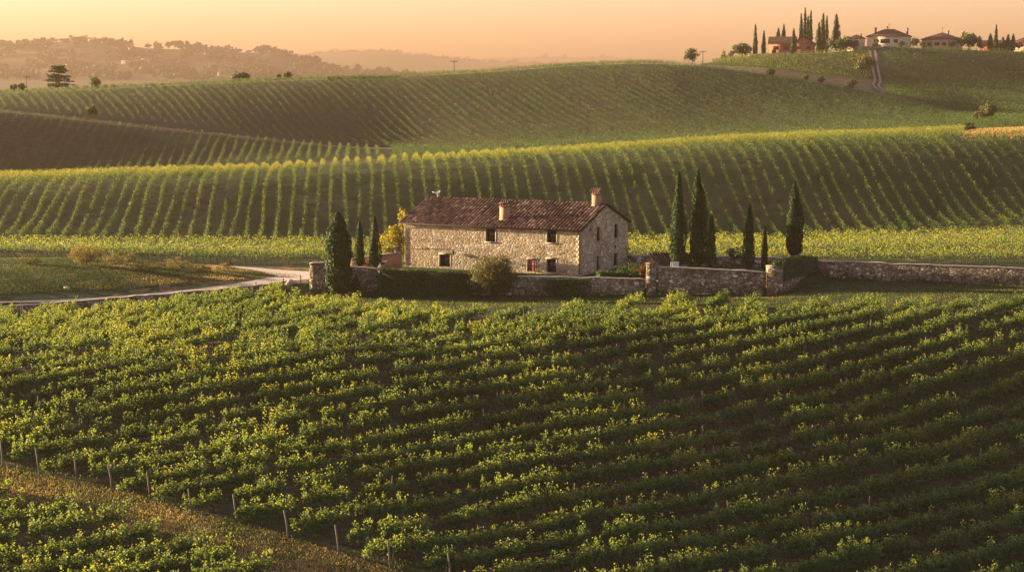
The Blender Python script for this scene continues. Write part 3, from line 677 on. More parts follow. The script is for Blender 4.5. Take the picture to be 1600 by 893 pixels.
# deck under the tiles
dz=.02
V=[(-OV,-OH,ez-dz),(HL+OV,-OH,ez-dz),(HL+OV,HW/2,EAVE+RISE+base_t-dz),(-OV,HW/2,EAVE+RISE+base_t-dz),(HL+OV,HW+OH,ez-dz),(-OV,HW+OH,ez-dz)]
V2=[(x,y,z-.11) for x,y,z in V]
mb.add(V+V2,[[0,1,2,3],[3,2,4,5],[9,8,7,6],[11,10,8,9],[0,6,7,1],[5,4,10,11],[1,7,8,2],[2,8,10,4],[3,9,6,0],[5,11,9,3]],tint=.12)
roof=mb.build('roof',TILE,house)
mb=MB(); nr=int((HL+2*OV)/.42)
for k in range(nr):
    x=-OV+k*.42; rr_=.11; an=np.linspace(-.15,math.pi+.15,7); zz=EAVE+RISE+base_t+.0
    ring=lambda xx,r: np.stack([np.full(7,xx),HW/2+np.cos(an)*r,zz+np.sin(an)*r],1)
    V=np.concatenate([ring(x,rr_*1.1),ring(x+.46,rr_*.95)]); mb.add(V,[[i,i+1,i+8,i+7] for i in range(6)],tint=np.clip(.62+random.gauss(0,.15),0,1))
mb.build('ridge',TILE,roof)
mb=MB(); gy=-OH-.05; gz=ez-.06
mb.tube([(-OV,gy,gz),(HL/2,gy,gz-.02),(HL+OV,gy,gz)],.075,7); mb.build('gutter',METAL,house)
for x in (.18,HL-.14):
    mb=MB(); mb.tube([(x,gy,gz),(x,gy+.12,gz-.18),(x,-.09,gz-.55),(x,-.09,1.2),(x,-.09,0)],.055,7); mb.build('downpipe',METAL,house)
# chimneys
cx,cz_=front(789,345)
def chimney(x,y,wd,h,cap,parent):
    zr=EAVE+RISE*(1-abs(y-HW/2)/(HW/2)); m=MB(); m.box((x-wd/2,y-wd/2,zr-.5),(x+wd/2,y+wd/2,zr+h)); o=m.build('chimney',BRICK,parent)
    m=MB(); m.box((x-wd/2-.08,y-wd/2-.08,zr-.05),(x+wd/2+.08,y+wd/2+.08,zr+.16)); m.build('flashing',TRIM,o)
    m=MB(); z=zr+h
    m.box((x-wd/2-.10,y-wd/2-.10,z),(x+wd/2+.10,y+wd/2+.10,z+.09),tint=.5)
    for sx in (-1,0,1):
        for sy in (-1,1): m.box((x+sx*wd*.38-.09,y+sy*wd*.38-.09,z+.09),(x+sx*wd*.38+.09,y+sy*wd*.38+.09,z+.40),tint=.6)
    if cap=='gable':
        r=wd/2+.22
        m.add([(x-r,y-r,z+.40),(x+r,y-r,z+.40),(x+r,y,z+.78),(x-r,y,z+.78),(x+r,y+r,z+.40),(x-r,y+r,z+.40)],[[0,1,2,3],[3,2,4,5],[5,4,1,0]],[[1,4,2],[0,3,5]],tint=.6)
        for q in range(5): xx=x-r+2*r*(q+.5)/5; m.tube([(xx,y-r-.03,z+.44),(xx,y,z+.82)],.09,6,tint=.4+.1*q); 
    else:
        m.box((x-wd/2-.2,y-wd/2-.16,z+.40),(x+wd/2+.2,y+wd/2+.16,z+.50),tint=.35)
        for q in range(4): xx=x-wd*.45+wd*.3*q; m.lathe([(.09,0),(.11,.16),(.08,.3),(.1,.36)],(xx,y,z+.5),7,tint=.55)
    m.build('cap',TILE,o)
yc1=1.9
def chx(px,y): # local x of a pixel column at local depth y
    return solve(lambda x:proj(LX+XD[0]*x+YD[0]*y,LY+XD[1]*x+YD[1]*y,FLOOR+7)[0],px,0,HL+2)
chimney(chx(789,yc1),yc1,1.05,1.75,'flat',roof)
chimney(min(chx(933,HW/2-.7),HL-.9),HW/2-.7,.95,1.55,'gable',roof)
# lamp and cable on the front wall
lx,lz=front(710,392); m=MB(); m.tube([(lx,0,lz+.18),(lx,-.3,lz+.25),(lx,-.35,lz+.1)],.025,6); m.lathe([(.04,.12),(.16,-.02),(.13,-.3),(.05,-.36)],(lx,-.35,lz-.05),8); m.build('wall_lamp',METAL,house)
a_=front(632,388);b_=front(706,389.5); m=MB(); m.tube([(a_[0],-.03,a_[1]),(b_[0],-.03,b_[1])],.03,5); m.build('cable',METAL,house)
for px,py in ((922.5,358.5),(961,385)):
    gx,gz_=gable(px,py); m=MB(); m.box((HL-.02,gx-.16,gz_-.16),(HL+.10,gx+.16,gz_+.16),taper=.8); m.build('vent',METAL,house)
def H2W(x,y,z): return (LX+XD[0]*x+YD[0]*y,LY+XD[1]*x+YD[1]*y,FLOOR+z)
# bird on the ridge end
bp=H2W(1.1,HW/2,EAVE+RISE+base_t+.1); m=MB()
body=[(-.34,.02,.5),(-.22,.07,.5),(-.05,.15,.48),(.1,.16,.5),(.2,.11,.58),(.27,.08,.70),(.33,.085,.78),(.40,.03,.78)]
m.tube([(x,0,z) for x,r,z in body],[r for x,r,z in body],8); m.tube([(-.2,0,.52),(-.45,0,.58),(-.62,0,.66)],[.09,.08,.03],6); m.tube([(.0,.05,.36),(.0,.05,.0)],.022,5); m.tube([(.06,-.05,.36),(.06,-.05,.0)],.022,5)
b=m.build('bird',WHITE,None,bp,True); b.rotation_euler=(0,0,.1); b.scale=(1.1,1.6,1.05); tagp(b,'white bird standing on the left end of the farmhouse roof ridge','bird')
# ---------------- garden walls ----------------
def stone_wall(name,label,pts,thick=.45,zlow=-1.0,cope=True,mat=None,cat='wall'):
    """pts: (px,py_top,Y) along the top edge"""
    W=np.array([P(px,py,Y) for px,py,Y in pts]); d=np.r_[0,np.cumsum(np.hypot(*np.diff(W[:,:2],axis=0).T))]; n=max(2,int(d[-1]/.5)+1); s=np.linspace(0,d[-1],n)
    x,y,z=[np.interp(s,d,W[:,i]) for i in range(3)]; rr=np.random.default_rng(len(label)+int(abs(W[0,0]*9)))
    z=z+smooth(rr.normal(0,.05,n),1); tx=np.gradient(x);ty=np.gradient(y);L=np.hypot(tx,ty);nx,ny=-ty/L*thick/2,tx/L*thick/2
    zb=np.minimum(ZG(x-nx*2,y-ny*2),ZG(x+nx*2,y+ny*2))-.4
    def sweep(m,e,z0,z1,tint=.5):
        k=1+e*2/thick
        V=np.stack([np.stack([x-nx*k,y-ny*k,z0],1),np.stack([x-nx*k,y-ny*k,z1],1),np.stack([x+nx*k,y+ny*k,z1],1),np.stack([x+nx*k,y+ny*k,z0],1)],1).reshape(-1,3)
        i=np.arange(n-1)[:,None]*4; f=np.concatenate([np.stack([i+a,i+(a+1)%4,i+4+(a+1)%4,i+4+a],2).reshape(-1,4) for a in range(4)])
        f=f[:,::-1]; m.add(V,np.vstack([f,[[0,1,2,3],[4*n-1,4*n-2,4*n-3,4*n-4]]]),tint=tint)
    o=empty(name,(0,0,0),0,label,cat); m=MB(); sweep(m,0,zb,z-(.1 if cope else 0)); m.build('masonry',mat or WSTONE,o)
    if cope: m=MB(); sweep(m,.05,z-.098,z+.02); m.build('coping',COPE,o)
    return o
YW=207.6
stone_wall('retaining_wall','low dry stone retaining wall with a pale top edge below the gravel road',[(-60,482.5,wall_front(-60)+.75),(0,478.5,wall_front(0)+.75),(100,471,wall_front(100)+.75),(200,463,wall_front(200)+.75),(300,454.5,wall_front(300)+.75),(380,447.5,wall_front(380)+.75),(423,443.5,wall_front(423)+.75)],.5)
stone_wall('garden_wall','rough stone wall end behind the fat cypress left of the clipped hedge',[(484,411.5,208.2),(510,409,208.0),(552,417,YW),(592,419,YW)],.5)
stone_wall('garden_wall','long low courtyard wall below the farmhouse front with hedge and ivy against it',[(592.3,419.5,YW),(735,428,YW),(860,432,YW),(1008,434.5,YW)],.45)
stone_wall('garden_wall','tall rubble retaining wall below the row of right hand cypresses',[(1026,416,YW),(1100,419,YW),(1197,424.5,YW)],.55)
stone_wall('garden_wall','short sloping return wall under the trimmed hedge at the courtyard corner',[(1224,412,YW+.3),(1245,409,213.5),(1269,406.5,221.5)],.45)
stone_wall('garden_wall','long straight field wall along the grass right of the courtyard',[(1269.5,406.5,222.2),(1400,411,218.6),(1600,418,213.8),(1900,429,208)],.5)
stone_wall('garden_wall','courtyard rear wall between the cypresses and the yellow vines',[(985,399,228.5),(1075,400,229),(1150,400,229.5),(1262,404,230)],.4)
stone_wall('garden_wall','reddish garden wall rising to the left end of the farmhouse',[(548,404,223),(590,398,223.6),(612,395,224),(626,393,224.3)],.4,mat=plain('rusty_stone',(.30,.14,.07),.95,.4,2.5))
def pillar(px0,px1,pyt,Y,label,zb=-1.6):
    a=P(px0,pyt,Y);b=P(px1,pyt,Y); e=empty('stone_pillar',((a[0]+b[0])/2,Y,0),0,label,'pillar'); w2=(b[0]-a[0])/2; m=MB(); m.box((-w2,-w2,zb),(w2,w2,a[2]-.12)); m.build('shaft',WSTONE,e)
    m=MB(); m.box((-w2-.02,-w2-.02,a[2]-.118),(w2+.02,w2+.02,a[2])); m.build('cap',WSTONE,e)
pillar(1010,1025,411,YW,'squat stone gate pillar at the left end of the tall rubble wall')
pillar(1198.5,1222,415,YW,'broad stone corner pillar at the right end of the tall rubble wall')
pillar(616,625,385,224.6,'thin reddish brick pier beside the left end of the farmhouse',-.3)
# ---------------- trees ----------------
def cypress(px,ytop,ybase,wpx,Y,label,group=None,n=2600,ls=.34,seed=0,fat=False,tint=0.,name='cypress_tree'):
    b=P(px,ybase,Y); tp=P(px,ytop,Y); h=tp[2]-b[2]; rad=wpx/2*Y/F*(1.0 if fat else 1.18); r=np.random.default_rng(seed+int(px))
    e=empty(name,b,r.uniform(0,6),label,'cypress tree',group)
    def prof(t): 
        return (np.minimum(1,(t/.10))**.6*np.minimum(1,((1-t)/.42))**.62) if fat else (np.minimum(1,(t/.08))**.6*(np.clip(1-t,0,1)**.55)*(1-.12*np.cos(t*6)))*1.05
    ph=r.uniform(0,6,6)
    def wob(t,a): return 1+.10*np.sin(a*2+ph[0]+t*7)+.08*np.sin(a*3+t*13+ph[1])+.07*np.sin(t*31+ph[2]+a)
    t=r.random(n)**1.15; a=r.uniform(0,2*math.pi,n); rr=rad*prof(t)*wob(t,a)*(1-.32*r.random(n)**2); lx=.12*rad*np.sin(t*3+ph[3])
    z0=h*.045; C=np.stack([np.cos(a)*rr+lx,np.sin(a)*rr,z0+t*(h-z0)],1)
    V,Fq=leaves(C,ls*r.uniform(.6,1.3,n)*(1-.35*t),r,np.stack([np.cos(a),np.sin(a),np.full(n,.25)],1)*1.1,up=(0,0,1.2),asp=.42)
    tn=np.clip(.38+.25*np.sin(t*23+a*2+ph[4])*np.sin(t*9+ph[5])+r.normal(0,.22,n)+tint,0,1)
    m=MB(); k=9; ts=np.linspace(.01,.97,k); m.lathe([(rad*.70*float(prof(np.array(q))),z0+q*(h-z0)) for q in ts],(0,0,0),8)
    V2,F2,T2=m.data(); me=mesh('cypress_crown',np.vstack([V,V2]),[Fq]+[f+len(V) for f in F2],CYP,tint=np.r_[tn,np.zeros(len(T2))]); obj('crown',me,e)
    m=MB(); m.tube([(0,0,-.3),(0,0,h*.12)],[rad*.22,rad*.15],6); m.build('trunk',BARK,e); return e
CY='cypress trees around the farmhouse'
cypress(530,331,462,41,205.4,'broad dark cypress standing in front of the left wall end',CY,8500,.46,1,True)
cypress(562,345,420,15.5,213,'slim cypress just right of the broad dark one behind the wall',CY,1800,.30,2)
cypress(585.5,337,420,17.5,213.5,'slim dark cypress nearest to the left end of the farmhouse',CY,2000,.30,3)
cypress(557.5,427,468,11.5,205.6,'dwarf cypress at the foot of the wall beside the broad dark cypress',CY,1000,.26,4)
cypress(1059,268,421,23,213,'tall cypress beside the tiled shed right of the farmhouse',CY,4200,.34,5)
cypress(1089.5,266,421,28,213.5,'tallest and thickest cypress behind the tall rubble wall',CY,5000,.36,6)
cypress(1111,335,421,15,212.5,'short cypress touching the right side of the tallest one',CY,1800,.30,7)
cypress(1170,318,424,17.5,212,'medium cypress alone in the middle of the courtyard right of the round little tree',CY,2600,.32,8)
cypress(1194.5,352,426,10,212,'small narrow cypress next to the stone corner pillar',CY,1300,.27,9)
cypress(1240,284,404,26,217,'thick pointed cypress rising behind the trimmed corner hedge',CY,4500,.36,10)
def tree(name,label,cat,base,h,blobs,ls,n,mat,seed,tint=0.,trunk_r=.15,group=None,nclump=14,limbs=True,up=None,asp=.75,trunk_h=None,stems=1,tv=.14):
    r=np.random.default_rng(seed); e=empty(name,base,0,label,cat,group); C=[];T=[];N=[]
    tot=sum(b[3]*b[4]*b[5] for b in blobs)
    for (bx,by,bz,rx,ry,rz) in blobs:
        k=max(3,int(nclump*(rx*ry*rz/tot*len(blobs))**.7)); nn=int(n*rx*ry*rz/tot)
        d=nrm(r.normal(size=(k,3))); cc=d*r.uniform(.45,1.0,(k,1)); cr=r.uniform(.22,.42,k)
        w_=r.integers(0,k,nn); off=nrm(r.normal(size=(nn,3)))*(r.random((nn,1))**.5)*cr[w_][:,None]
        q=cc[w_]+off; C.append(q*np.array([rx,ry,rz])+np.array([bx,by,bz])); ct=r.normal(0,.12,k)
        T.append(.36+ct[w_]+.15*q[:,2]+r.normal(0,tv,nn)); N.append(q*.5+off*1.2)
    C=np.concatenate(C);T=np.concatenate(T);N=np.concatenate(N)
    V,Fq=leaves(C,ls*r.uniform(.6,1.3,len(C)),r,N+np.array([0,0,.25]),up=up,asp=asp)
    obj('crown',mesh('crown',V,[Fq],mat,tint=np.clip(T+tint,0,1)),e)
    m=MB(); th=trunk_h if trunk_h else min(b[2]-b[5]*.5 for b in blobs)
    for s in range(stems):
        ox=0 if stems==1 else r.normal(0,trunk_r*2.5); m.tube([(ox,0,-.3),(ox*1.2+r.normal(0,.08),0,max(th,.3)*.5),(ox*1.5+r.normal(0,.12),0,max(th,.3))],[trunk_r,trunk_r*.8,trunk_r*.65],7)
    if limbs:
        for (bx,by,bz,rx,ry,rz) in blobs:
            for _ in range(2):
                ed=(bx+r.normal(0,rx*.45),by+r.normal(0,ry*.45),bz+r.uniform(-.1,.6)*rz); m.tube([(0,0,max(th,.3)*.9),(ed[0]*.5,ed[1]*.5,(th+ed[2])/2),ed],[trunk_r*.5,trunk_r*.35,.02],5)
    m.build('trunk',BARK,e); return e
def px2m(Y): return Y/F
# round olive-like shrub before the farmhouse
g=P(770,470,204.2); s=px2m(204)
tree('round_shrub','round olive gold shrub on a short stem in front of the farmhouse','shrub',g,6,[(0,0,3.2,2.9,2.4,2.5),(-1.0,-.3,2.6,2.0,1.8,1.6),(1.2,0,2.7,1.9,1.8,1.7),(.2,0,4.6,1.7,1.5,1.3)],.19,17000,OLIVE,11,.13,.16,nclump=60,up=(0,0,.9),asp=.45,stems=3)
# golden trees at left end of the house
g=gp(612,226); tree('golden_shrub','bright yellow shrub glowing left of the farmhouse','shrub',(g[0],226,0.0),4,[(0,0,3.0,1.7,1.5,2.4),(-1.2,0,2.2,1.0,1,1.5),(.4,0,4.3,1.2,1.1,1.5)],.22,5200,GOLD,12,-.05,.08,nclump=44,tv=.2)
g=gp(632,232); tree('golden_tree','tall yellow poplar whose tip shows above the left roof corner','tree',(g[0],232,0.0),9,[(0,0,5.6,.9,.8,1.9),(0,0,4.0,1.1,1,2)],.22,2600,GOLD,13,-.05,.12,nclump=40,tv=.2)
g=gp(576,216); tree('rusty_shrub','rusty red shrub between the two slim left cypresses','shrub',(g[0],216,0),2,[(0,0,1.6,1.1,.9,1.0),(.7,0,1.0,.8,.7,.8)],.2,900,REDL,14,.1,.06,nclump=10)
# clipped hedges
def hedge(label,pts,th,ls,n,mat,seed,tint=0.,name='clipped_hedge',round_=.0,group=None):
    """pts: (px,pytop,pybot,Y)"""
    A=np.array([[*P(px,t_,Y),P(px,b_,Y)[2]] for px,t_,b_,Y in pts]); r=np.random.default_rng(seed)
    d=np.r_[0,np.cumsum(np.hypot(*np.diff(A[:,:2],axis=0).T))]; L=d[-1]; c0=A[0,:3].copy(); c0[2]=A[0,3]
    h=(A[:,2]-A[:,3]).mean(); areas=[h*L,th*L,h*L,h*th*2]; w_=r.choice(4,n,p=np.array(areas)/sum(areas)); s=r.uniform(0,L,n); tz=r.random(n); o=r.uniform(-th/2,th/2,n)
    N=np.zeros((n,3)); tg=(A[-1,:2]-A[0,:2])/L; nx=np.array([tg[1],-tg[0]])
    o=np.where(w_==0,-th/2,np.where(w_==2,th/2,o)); tz=np.where(w_==1,1,tz); s=np.where(w_==3,np.where(r.random(n)<.5,0,L),s)
    N[:,0]=np.where(w_==0,nx[0],np.where(w_==2,-nx[0],0));N[:,1]=np.where(w_==0,nx[1],np.where(w_==2,-nx[1],0));N[:,2]=np.where(w_==1,1,.1)
    N[:,0]+=np.where(w_==3,tg[0]*np.where(s>L/2,1,-1),0)
    x=np.interp(s,d,A[:,0]);y=np.interp(s,d,A[:,1]);z0=np.interp(s,d,A[:,3]);z1=np.interp(s,d,A[:,2])+.06*np.sin(s*1.7)+.05*np.sin(s*4.1+1)
    C=np.stack([x-nx[0]*-1*o*-1*-1,y+nx[1]*-o*-1*-1,z0+(z1-z0)*tz],1)
    C[:,0]=x-nx[0]*o*-1*-1; C[:,1]=y-nx[1]*o*-1*-1
    C+=r.normal(0,.07,(n,3))+N*r.uniform(-.1,.05,(n,1)); V,Fq=leaves(C,ls*r.uniform(.6,1.3,n),r,N*1.1+np.array([0,0,.15]))
    m=MB(); 
    for i in range(len(A)-1):
        q=[]
        for k in (i,i+1):
            for sg in (-1,1): q+= [(A[k,0]+sg*nx[0]*(th/2-.12),A[k,1]+sg*nx[1]*(th/2-.12),A[k,3]-.3),(A[k,0]+sg*nx[0]*(th/2-.12),A[k,1]+sg*nx[1]*(th/2-.12),A[k,2]-.12)]
        m.add(q,[[0,4,5,1],[2,3,7,6],[1,5,7,3],[0,1,3,2],[4,6,7,5]])
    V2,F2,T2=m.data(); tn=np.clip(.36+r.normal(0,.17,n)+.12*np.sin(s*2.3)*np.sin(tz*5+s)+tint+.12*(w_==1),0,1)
    o=obj(name,mesh(name,np.vstack([V,V2])-c0,[Fq]+[f+len(V) for f in F2],mat,tint=np.r_[tn,np.zeros(len(T2))]),loc=c0); return tagp(o,label,'hedge',group)
hedge('long dark clipped hedge against the courtyard wall below the farmhouse',[(592,420,461,206.3),(660,423,463,206.3),(736,426,463,206.3)],1.4,.17,12000,TREE,41,.04)
hedge('trimmed hedge draped over the short return wall at the courtyard corner',[(1216,408,436,207.4),(1240,402,428,212),(1270,401,425,221)],1.5,.19,4200,TREE,42,-.02)
hedge('low dark hedge at the foot of the farmhouse gable',[(934,425,433,210.5),(978,425,433,211.5)],1.2,.16,1600,TREE,43,-.1)
hedge('long dark hedge on the skyline of the far slope',[(513,120.5,127,628),(560,119.5,126,628),(624,119.5,125,628)],2.4,.6,1500,TREE,44,-.18)
# ivy on wall
def ivy():
    r=np.random.default_rng(5); n=3800; x=np.clip(r.normal(0,.40,n),-1,1); t=r.random(n); wid=np.where(t>.55,1,.25+t*1.3); xx=x*wid*3.1+.2*np.sin(t*9); z=t*2.5
    y=-.25*(1-np.abs(x))-.15*np.sin(t*3)-r.random(n)*.35*(.4+t); C=np.stack([xx,y,z],1); V,Fq=leaves(C,.25*r.uniform(.6,1.3,n),r,(0,-.7,.5))
    p=P(884,467,YW-.35); o=obj('ivy',mesh('ivy',V,[Fq],TREE,tint=np.clip(.42+r.normal(0,.16,n)+.25*t,0,1)),loc=p); tagp(o,'dark ivy spilling over the low courtyard wall beneath the right front window','ivy')
ivy()
g=(P(985,430,211)[0],211.2,.0); tree('round_bush','rounded green bush beside the gable and the gate pillar','bush',g,2,[(0,0,1.1,1.75,1.2,1.25),(.9,0,.9,1.0,1,1.0)],.17,3200,TREE,15,-.05,.06,nclump=30,limbs=False,trunk_h=.4)
g=P(1016,408,YW); tree('flowering_shrub','reddish flowering shrub tumbling over the gate pillar','shrub',(g[0]-.1,YW+.9,.2),2,[(-.1,-.5,2.0,1.1,.9,.6),(-1.0,-.2,1.7,.9,.7,.55),(.7,-.3,2.1,.7,.7,.45)],.17,1100,REDL,16,-.05,.05,nclump=14)
g=gp(1146,219); tree('standard_tree','small round headed tree on a thin bare stem in the courtyard','tree',(g[0],219,0),3.5,[(0,0,2.75,1.25,1.1,.85)],.17,1300,TREE,17,-.02,.05,nclump=22,trunk_h=2.2)
g=gp(1243,214.5); tree('bare_shrub','pinkish almost leafless shrub in front of the thick cypress','shrub',(g[0],214.6,.3),2.4,[(0,0,1.9,1.1,.8,.9)],.10,160,REDL,18,.2,.05,nclump=10,stems=4)
g=H2W(HL+.45,HW-1.0,0); tree('climbing_plant','tangled half bare climber on the far corner of the farmhouse gable','climber',g,3,[(0,0,1.6,.4,.9,1.4)],.14,260,REDL,19,-.15,.04,nclump=10,stems=5)
# shed with tiled roof behind the pillar
def small_roofed(name,label,cat,x,y,z,L,W,H,rise,rot,wallm,tilem,open_=True):
    e=empty(name,(x,y,z),rot,label,cat); m=MB()
    if open_:
        for px_ in (0,L): 
            q=MB(); q.box((px_-.09,-.09,0),(px_+.09,.09,H)); q.build('post',POSTW,e)
        m.box((-.1,W-.2,0),(L+.1,W,H+rise-.1)); m.box((L*.45,W*.3,0),(L*.75,W*.6,1.1),tint=.6)
    m.build('wall',wallm,e); m=MB(); a=math.atan2(rise,W); tile_slope(m,-.3,L+.3,-.35,H-.1,1,(W+.5)/math.cos(a),a,.36,seed=5); m.add([(-.3,-.35,H-.13),(L+.3,-.35,H-.13),(L+.3,W+.15,H+rise+.03),(-.3,W+.15,H+rise+.03)],[[0,1,2,3]],tint=.1); m.build('roof',TILE,e); return e
x0=P(1029,410,214)[0]; small_roofed('garden_shed','open lean-to shed with a tiled roof behind the gate pillar','shed',x0,214.0,0,4.4,2.9,2.0,.95,R(12),HSTONE,TILE)
def slat_chair():
    p=P(1055,418.5,210); e=empty('garden_chair',(p[0],210.2,0),R(8),'white slatted garden chair behind the tall wall beside the shed','chair'); bz=P(1055,409,210)[2]; m=MB()
    for k in range(5): m.box((-.55+k*.22,0,.45),(-.55+k*.22+.17,.04,bz))
    m.build('backrest',PALE,e); m=MB(); m.box((-.55,-.6,.42),(.5,-.01,.47)); m.build('seat',PALE,e)
    for sx in (-.5,.42):
        for sy in (-.58,-.08): q=MB(); q.box((sx,sy,0),(sx+.07,sy+.07,.42)); q.build('leg',PALE,e)
slat_chair()
def table():
    p=P(1155,418,211); e=empty('garden_table',(p[0],211.0,0),0,'pale garden table between the round headed tree and the middle cypress','table'); zt=P(1155,421,211)[2]; m=MB(); m.box((-.85,-.45,zt-.05),(.85,.45,zt),taper=.98); m.build('table_top',WHITE,e)
    for sx in (-.75,.68):
        for sy in (-.4,.33): q=MB(); q.box((sx,sy,0),(sx+.07,sy+.07,zt-.05)); q.build('leg',PALE,e)
table()
def parasol():
    p=P(594,419,212.5); e=empty('garden_parasol',(p[0],212.5,0),0,'tilted pale and dark striped garden parasol half hidden behind the left wall','parasol')
    zc=P(594,410.5,212.5)[2]; M=Matrix.Rotation(R(-38),3,'Y'); 
    for name,mat,k0 in (('dark_panels',METAL,0),('pale_panels',WHITE,1)):
        m=MB()
        for k in range(k0,8,2):
            a0,a1=k*math.pi/4,(k+1)*math.pi/4; q=[]
            for (r_,a,z) in ((0,0,0),(.5,a0,-.10),(.5,a1,-.10),(.95,a0,-.34),(.95,a1,-.34)): q.append(tuple(M@Vector((r_*math.cos(a),r_*math.sin(a),z))+Vector((0,0,zc))))
            m.add(q,[[1,3,4,2]],[[0,1,2]])
        m.build(name,mat,e)
    m=MB(); m.tube([(0,0,0),(0,0,zc)],.03,6); m.build('pole',METAL,e)
parasol()
# handrail up the wall steps, wire fence posts by the road
m=MB(); a=P(1150,447,YW-.5);b=P(1188,425,YW-.5); c3=P(1196,424,YW-.5); d3=P(1197,446,YW-.5); m.tube([a,b,c3,d3],.035,5); o=m.build('handrail',METAL); tagp(o,'thin rusty handrail slanting up the tall rubble wall beside the corner pillar','handrail')
for i,(px,yt,yb,Y,lab) in enumerate([(400,441,451,209.5,'short'),(421,443,476,206,'tall wooden'),(443,434.5,456,209,'dark'),(470,430,452,211,'thin dark')]):
    p=P(px,yb,Y); h=P(px,yt,Y)[2]-p[2]; m=MB(); m.tube([(0,0,-.3),(.01,0,h*.5),(0,0,h)],.10 if i==1 else .06,7); o=m.build('fence_post',POSTW if i==1 else METAL,None,p)
    tagp(o,['short fence post on the end of the low road wall','thick wooden post where the low road wall ends','dark fence post standing before the widening gravel road','thin dark fence post closest to the stone wall end by the road'][i],'post')
# ---------------- trees on the hills ----------------
def simple_tree(name,label,cat,px,yt,yb,wpx,Y,mat=TREE,n=900,seed=0,tint=0.,group=None,kind='round',ls=None,blobs=None,g=False):
    b=P(px,yb,Y)
    if g: b=G(px,yb,300,1000); Y=b[1]
    h=(yb-yt)*Y/F; wd=wpx*Y/F; b=(b[0],b[1],float(ZG(b[0],b[1])) if abs(float(ZG(b[0],b[1]))-b[2])<2.5 else b[2]); r=np.random.default_rng(seed+int(px*7)); ls=ls or max(.5,wd*.075)
    if blobs is None:
        blobs=[(0,0,h*.55,wd*.42,wd*.36,h*.40)]+[(r.uniform(-.3,.3)*wd,r.uniform(-.2,.2)*wd,h*r.uniform(.4,.75),wd*r.uniform(.18,.28),wd*.22,h*r.uniform(.18,.26)) for _ in range(5)]
    else: blobs=[(x*wd,y*wd,z*h,rx*wd,ry*wd,rz*h) for x,y,z,rx,ry,rz in blobs]
    return tree(name,label,cat,b,h,blobs,ls,n,mat,seed+3,tint,max(.12,wd*.03),group,nclump=20,trunk_h=h*.3,limbs=wd>3)
simple_tree('leafy_tree','leafy tree alone on the skyline left of the hilltop vineyard','tree',1081,73,102,25,690,n=1500)
simple_tree('bushy_tree','wide bushy tree left of the red hilltop house','tree',1160,62,88,36,775,n=1500,tint=.05)
simple_tree('dark_bush','dark evergreen at the left tip of the hilltop','bush',1131,74,91,13,775,CYP,n=400,kind='cone',blobs=[(0,0,.3,.4,.4,.3),(0,0,.62,.25,.25,.33),(.25,0,.3,.3,.3,.25)])
simple_tree('autumn_tree','rusty brown tree beside the farm track','tree',1350,83,119,40,735,OLIVE,n=2600,tint=.12,g=True)
simple_tree('round_tree','round tree behind the red hilltop house and left of the cream villa','tree',1321,48,74,25,800,n=900)
simple_tree('dark_bush','dark wide bush between the red house and the cream villa','bush',1313,65,86,46,772,n=1500,tint=-.12)
simple_tree('round_tree','small round green tree right of the cream villa','tree',1428,58,76,22,778,n=800)
simple_tree('round_tree','large dome shaped tree right of the orange lit villa','tree',1514,52,80,40,782,n=1700)
simple_tree('dark_bush','dark conifer before the left side of the cream villa','bush',1369,56,74,16,771,CYP,n=500,tint=.15,blobs=[(0,0,.3,.45,.4,.32),(0,0,.62,.27,.25,.33)])
simple_tree('olive_tree','slender pale tree in front of the dark bush on the hilltop','tree',1297,64,87,12,768,OLIVE,n=350,blobs=[(0,0,.78,.5,.4,.22),(.1,0,.6,.35,.3,.15)])
for i,(px,yt,yb,w_) in enumerate([(1204,106,121,15),(1258,117,127,12),(1283,117,132,15),(1328,123,143,24)]):
    simple_tree('roadside_bush',['dark round bush on the dry strip under the hilltop vineyard','tiny bush second along the dry strip','olive bush third along the dry strip','widest bush on the dry strip near the farm track'][i],'bush',px,yt,yb,w_,690,n=600,tint=-.05,g=True)
simple_tree('lone_tree','ragged tree with a golden left side beside the dry grass corner','tree',1540,160,190,36,384,g=True,n=4200,ls=.42,mat=OLIVE,tint=.02,blobs=[(.15,0,.6,.36,.33,.36),(-.15,0,.38,.3,.28,.28),(-.42,0,.22,.18,.2,.16),(.1,0,.82,.22,.2,.18)])
simple_tree('round_bush','small dark ball shaped bush at the end of the sunlit vine crest','bush',1515,191,207,16,366,CYP,n=900,ls=.25,tint=.1,blobs=[(0,0,.5,.5,.45,.5)])
simple_tree('dark_bush','dark bush beside the grassy lane on the left slope','bush',144,160,185,21,523,n=800,tint=-.15)
simple_tree('dome_tree','dark dome shaped tree poking over the left skyline vines','tree',375,112,130,36,632,n=1200,tint=-.12)
for px,w_,yt,lab in ((436,8,116,'left small dark conifer of the pair on the left skyline'),(450,15,113,'wider dark conifer of the pair on the left skyline')): simple_tree('conifer',lab,'conifer',px,yt,129,w_,632,CYP,n=450,tint=.1)
simple_tree('leafy_tree','small leafy tree right of the cedar on the skyline','tree',150,121,142,22,618,n=700,tint=.05)
simple_tree('leafy_tree','low round tree left of the cedar beside the utility pole','tree',35,129,146,15,612,n=500)
simple_tree('leafy_tree','smallest tree at the far left of the skyline','tree',21,132,148,13,612,n=400)
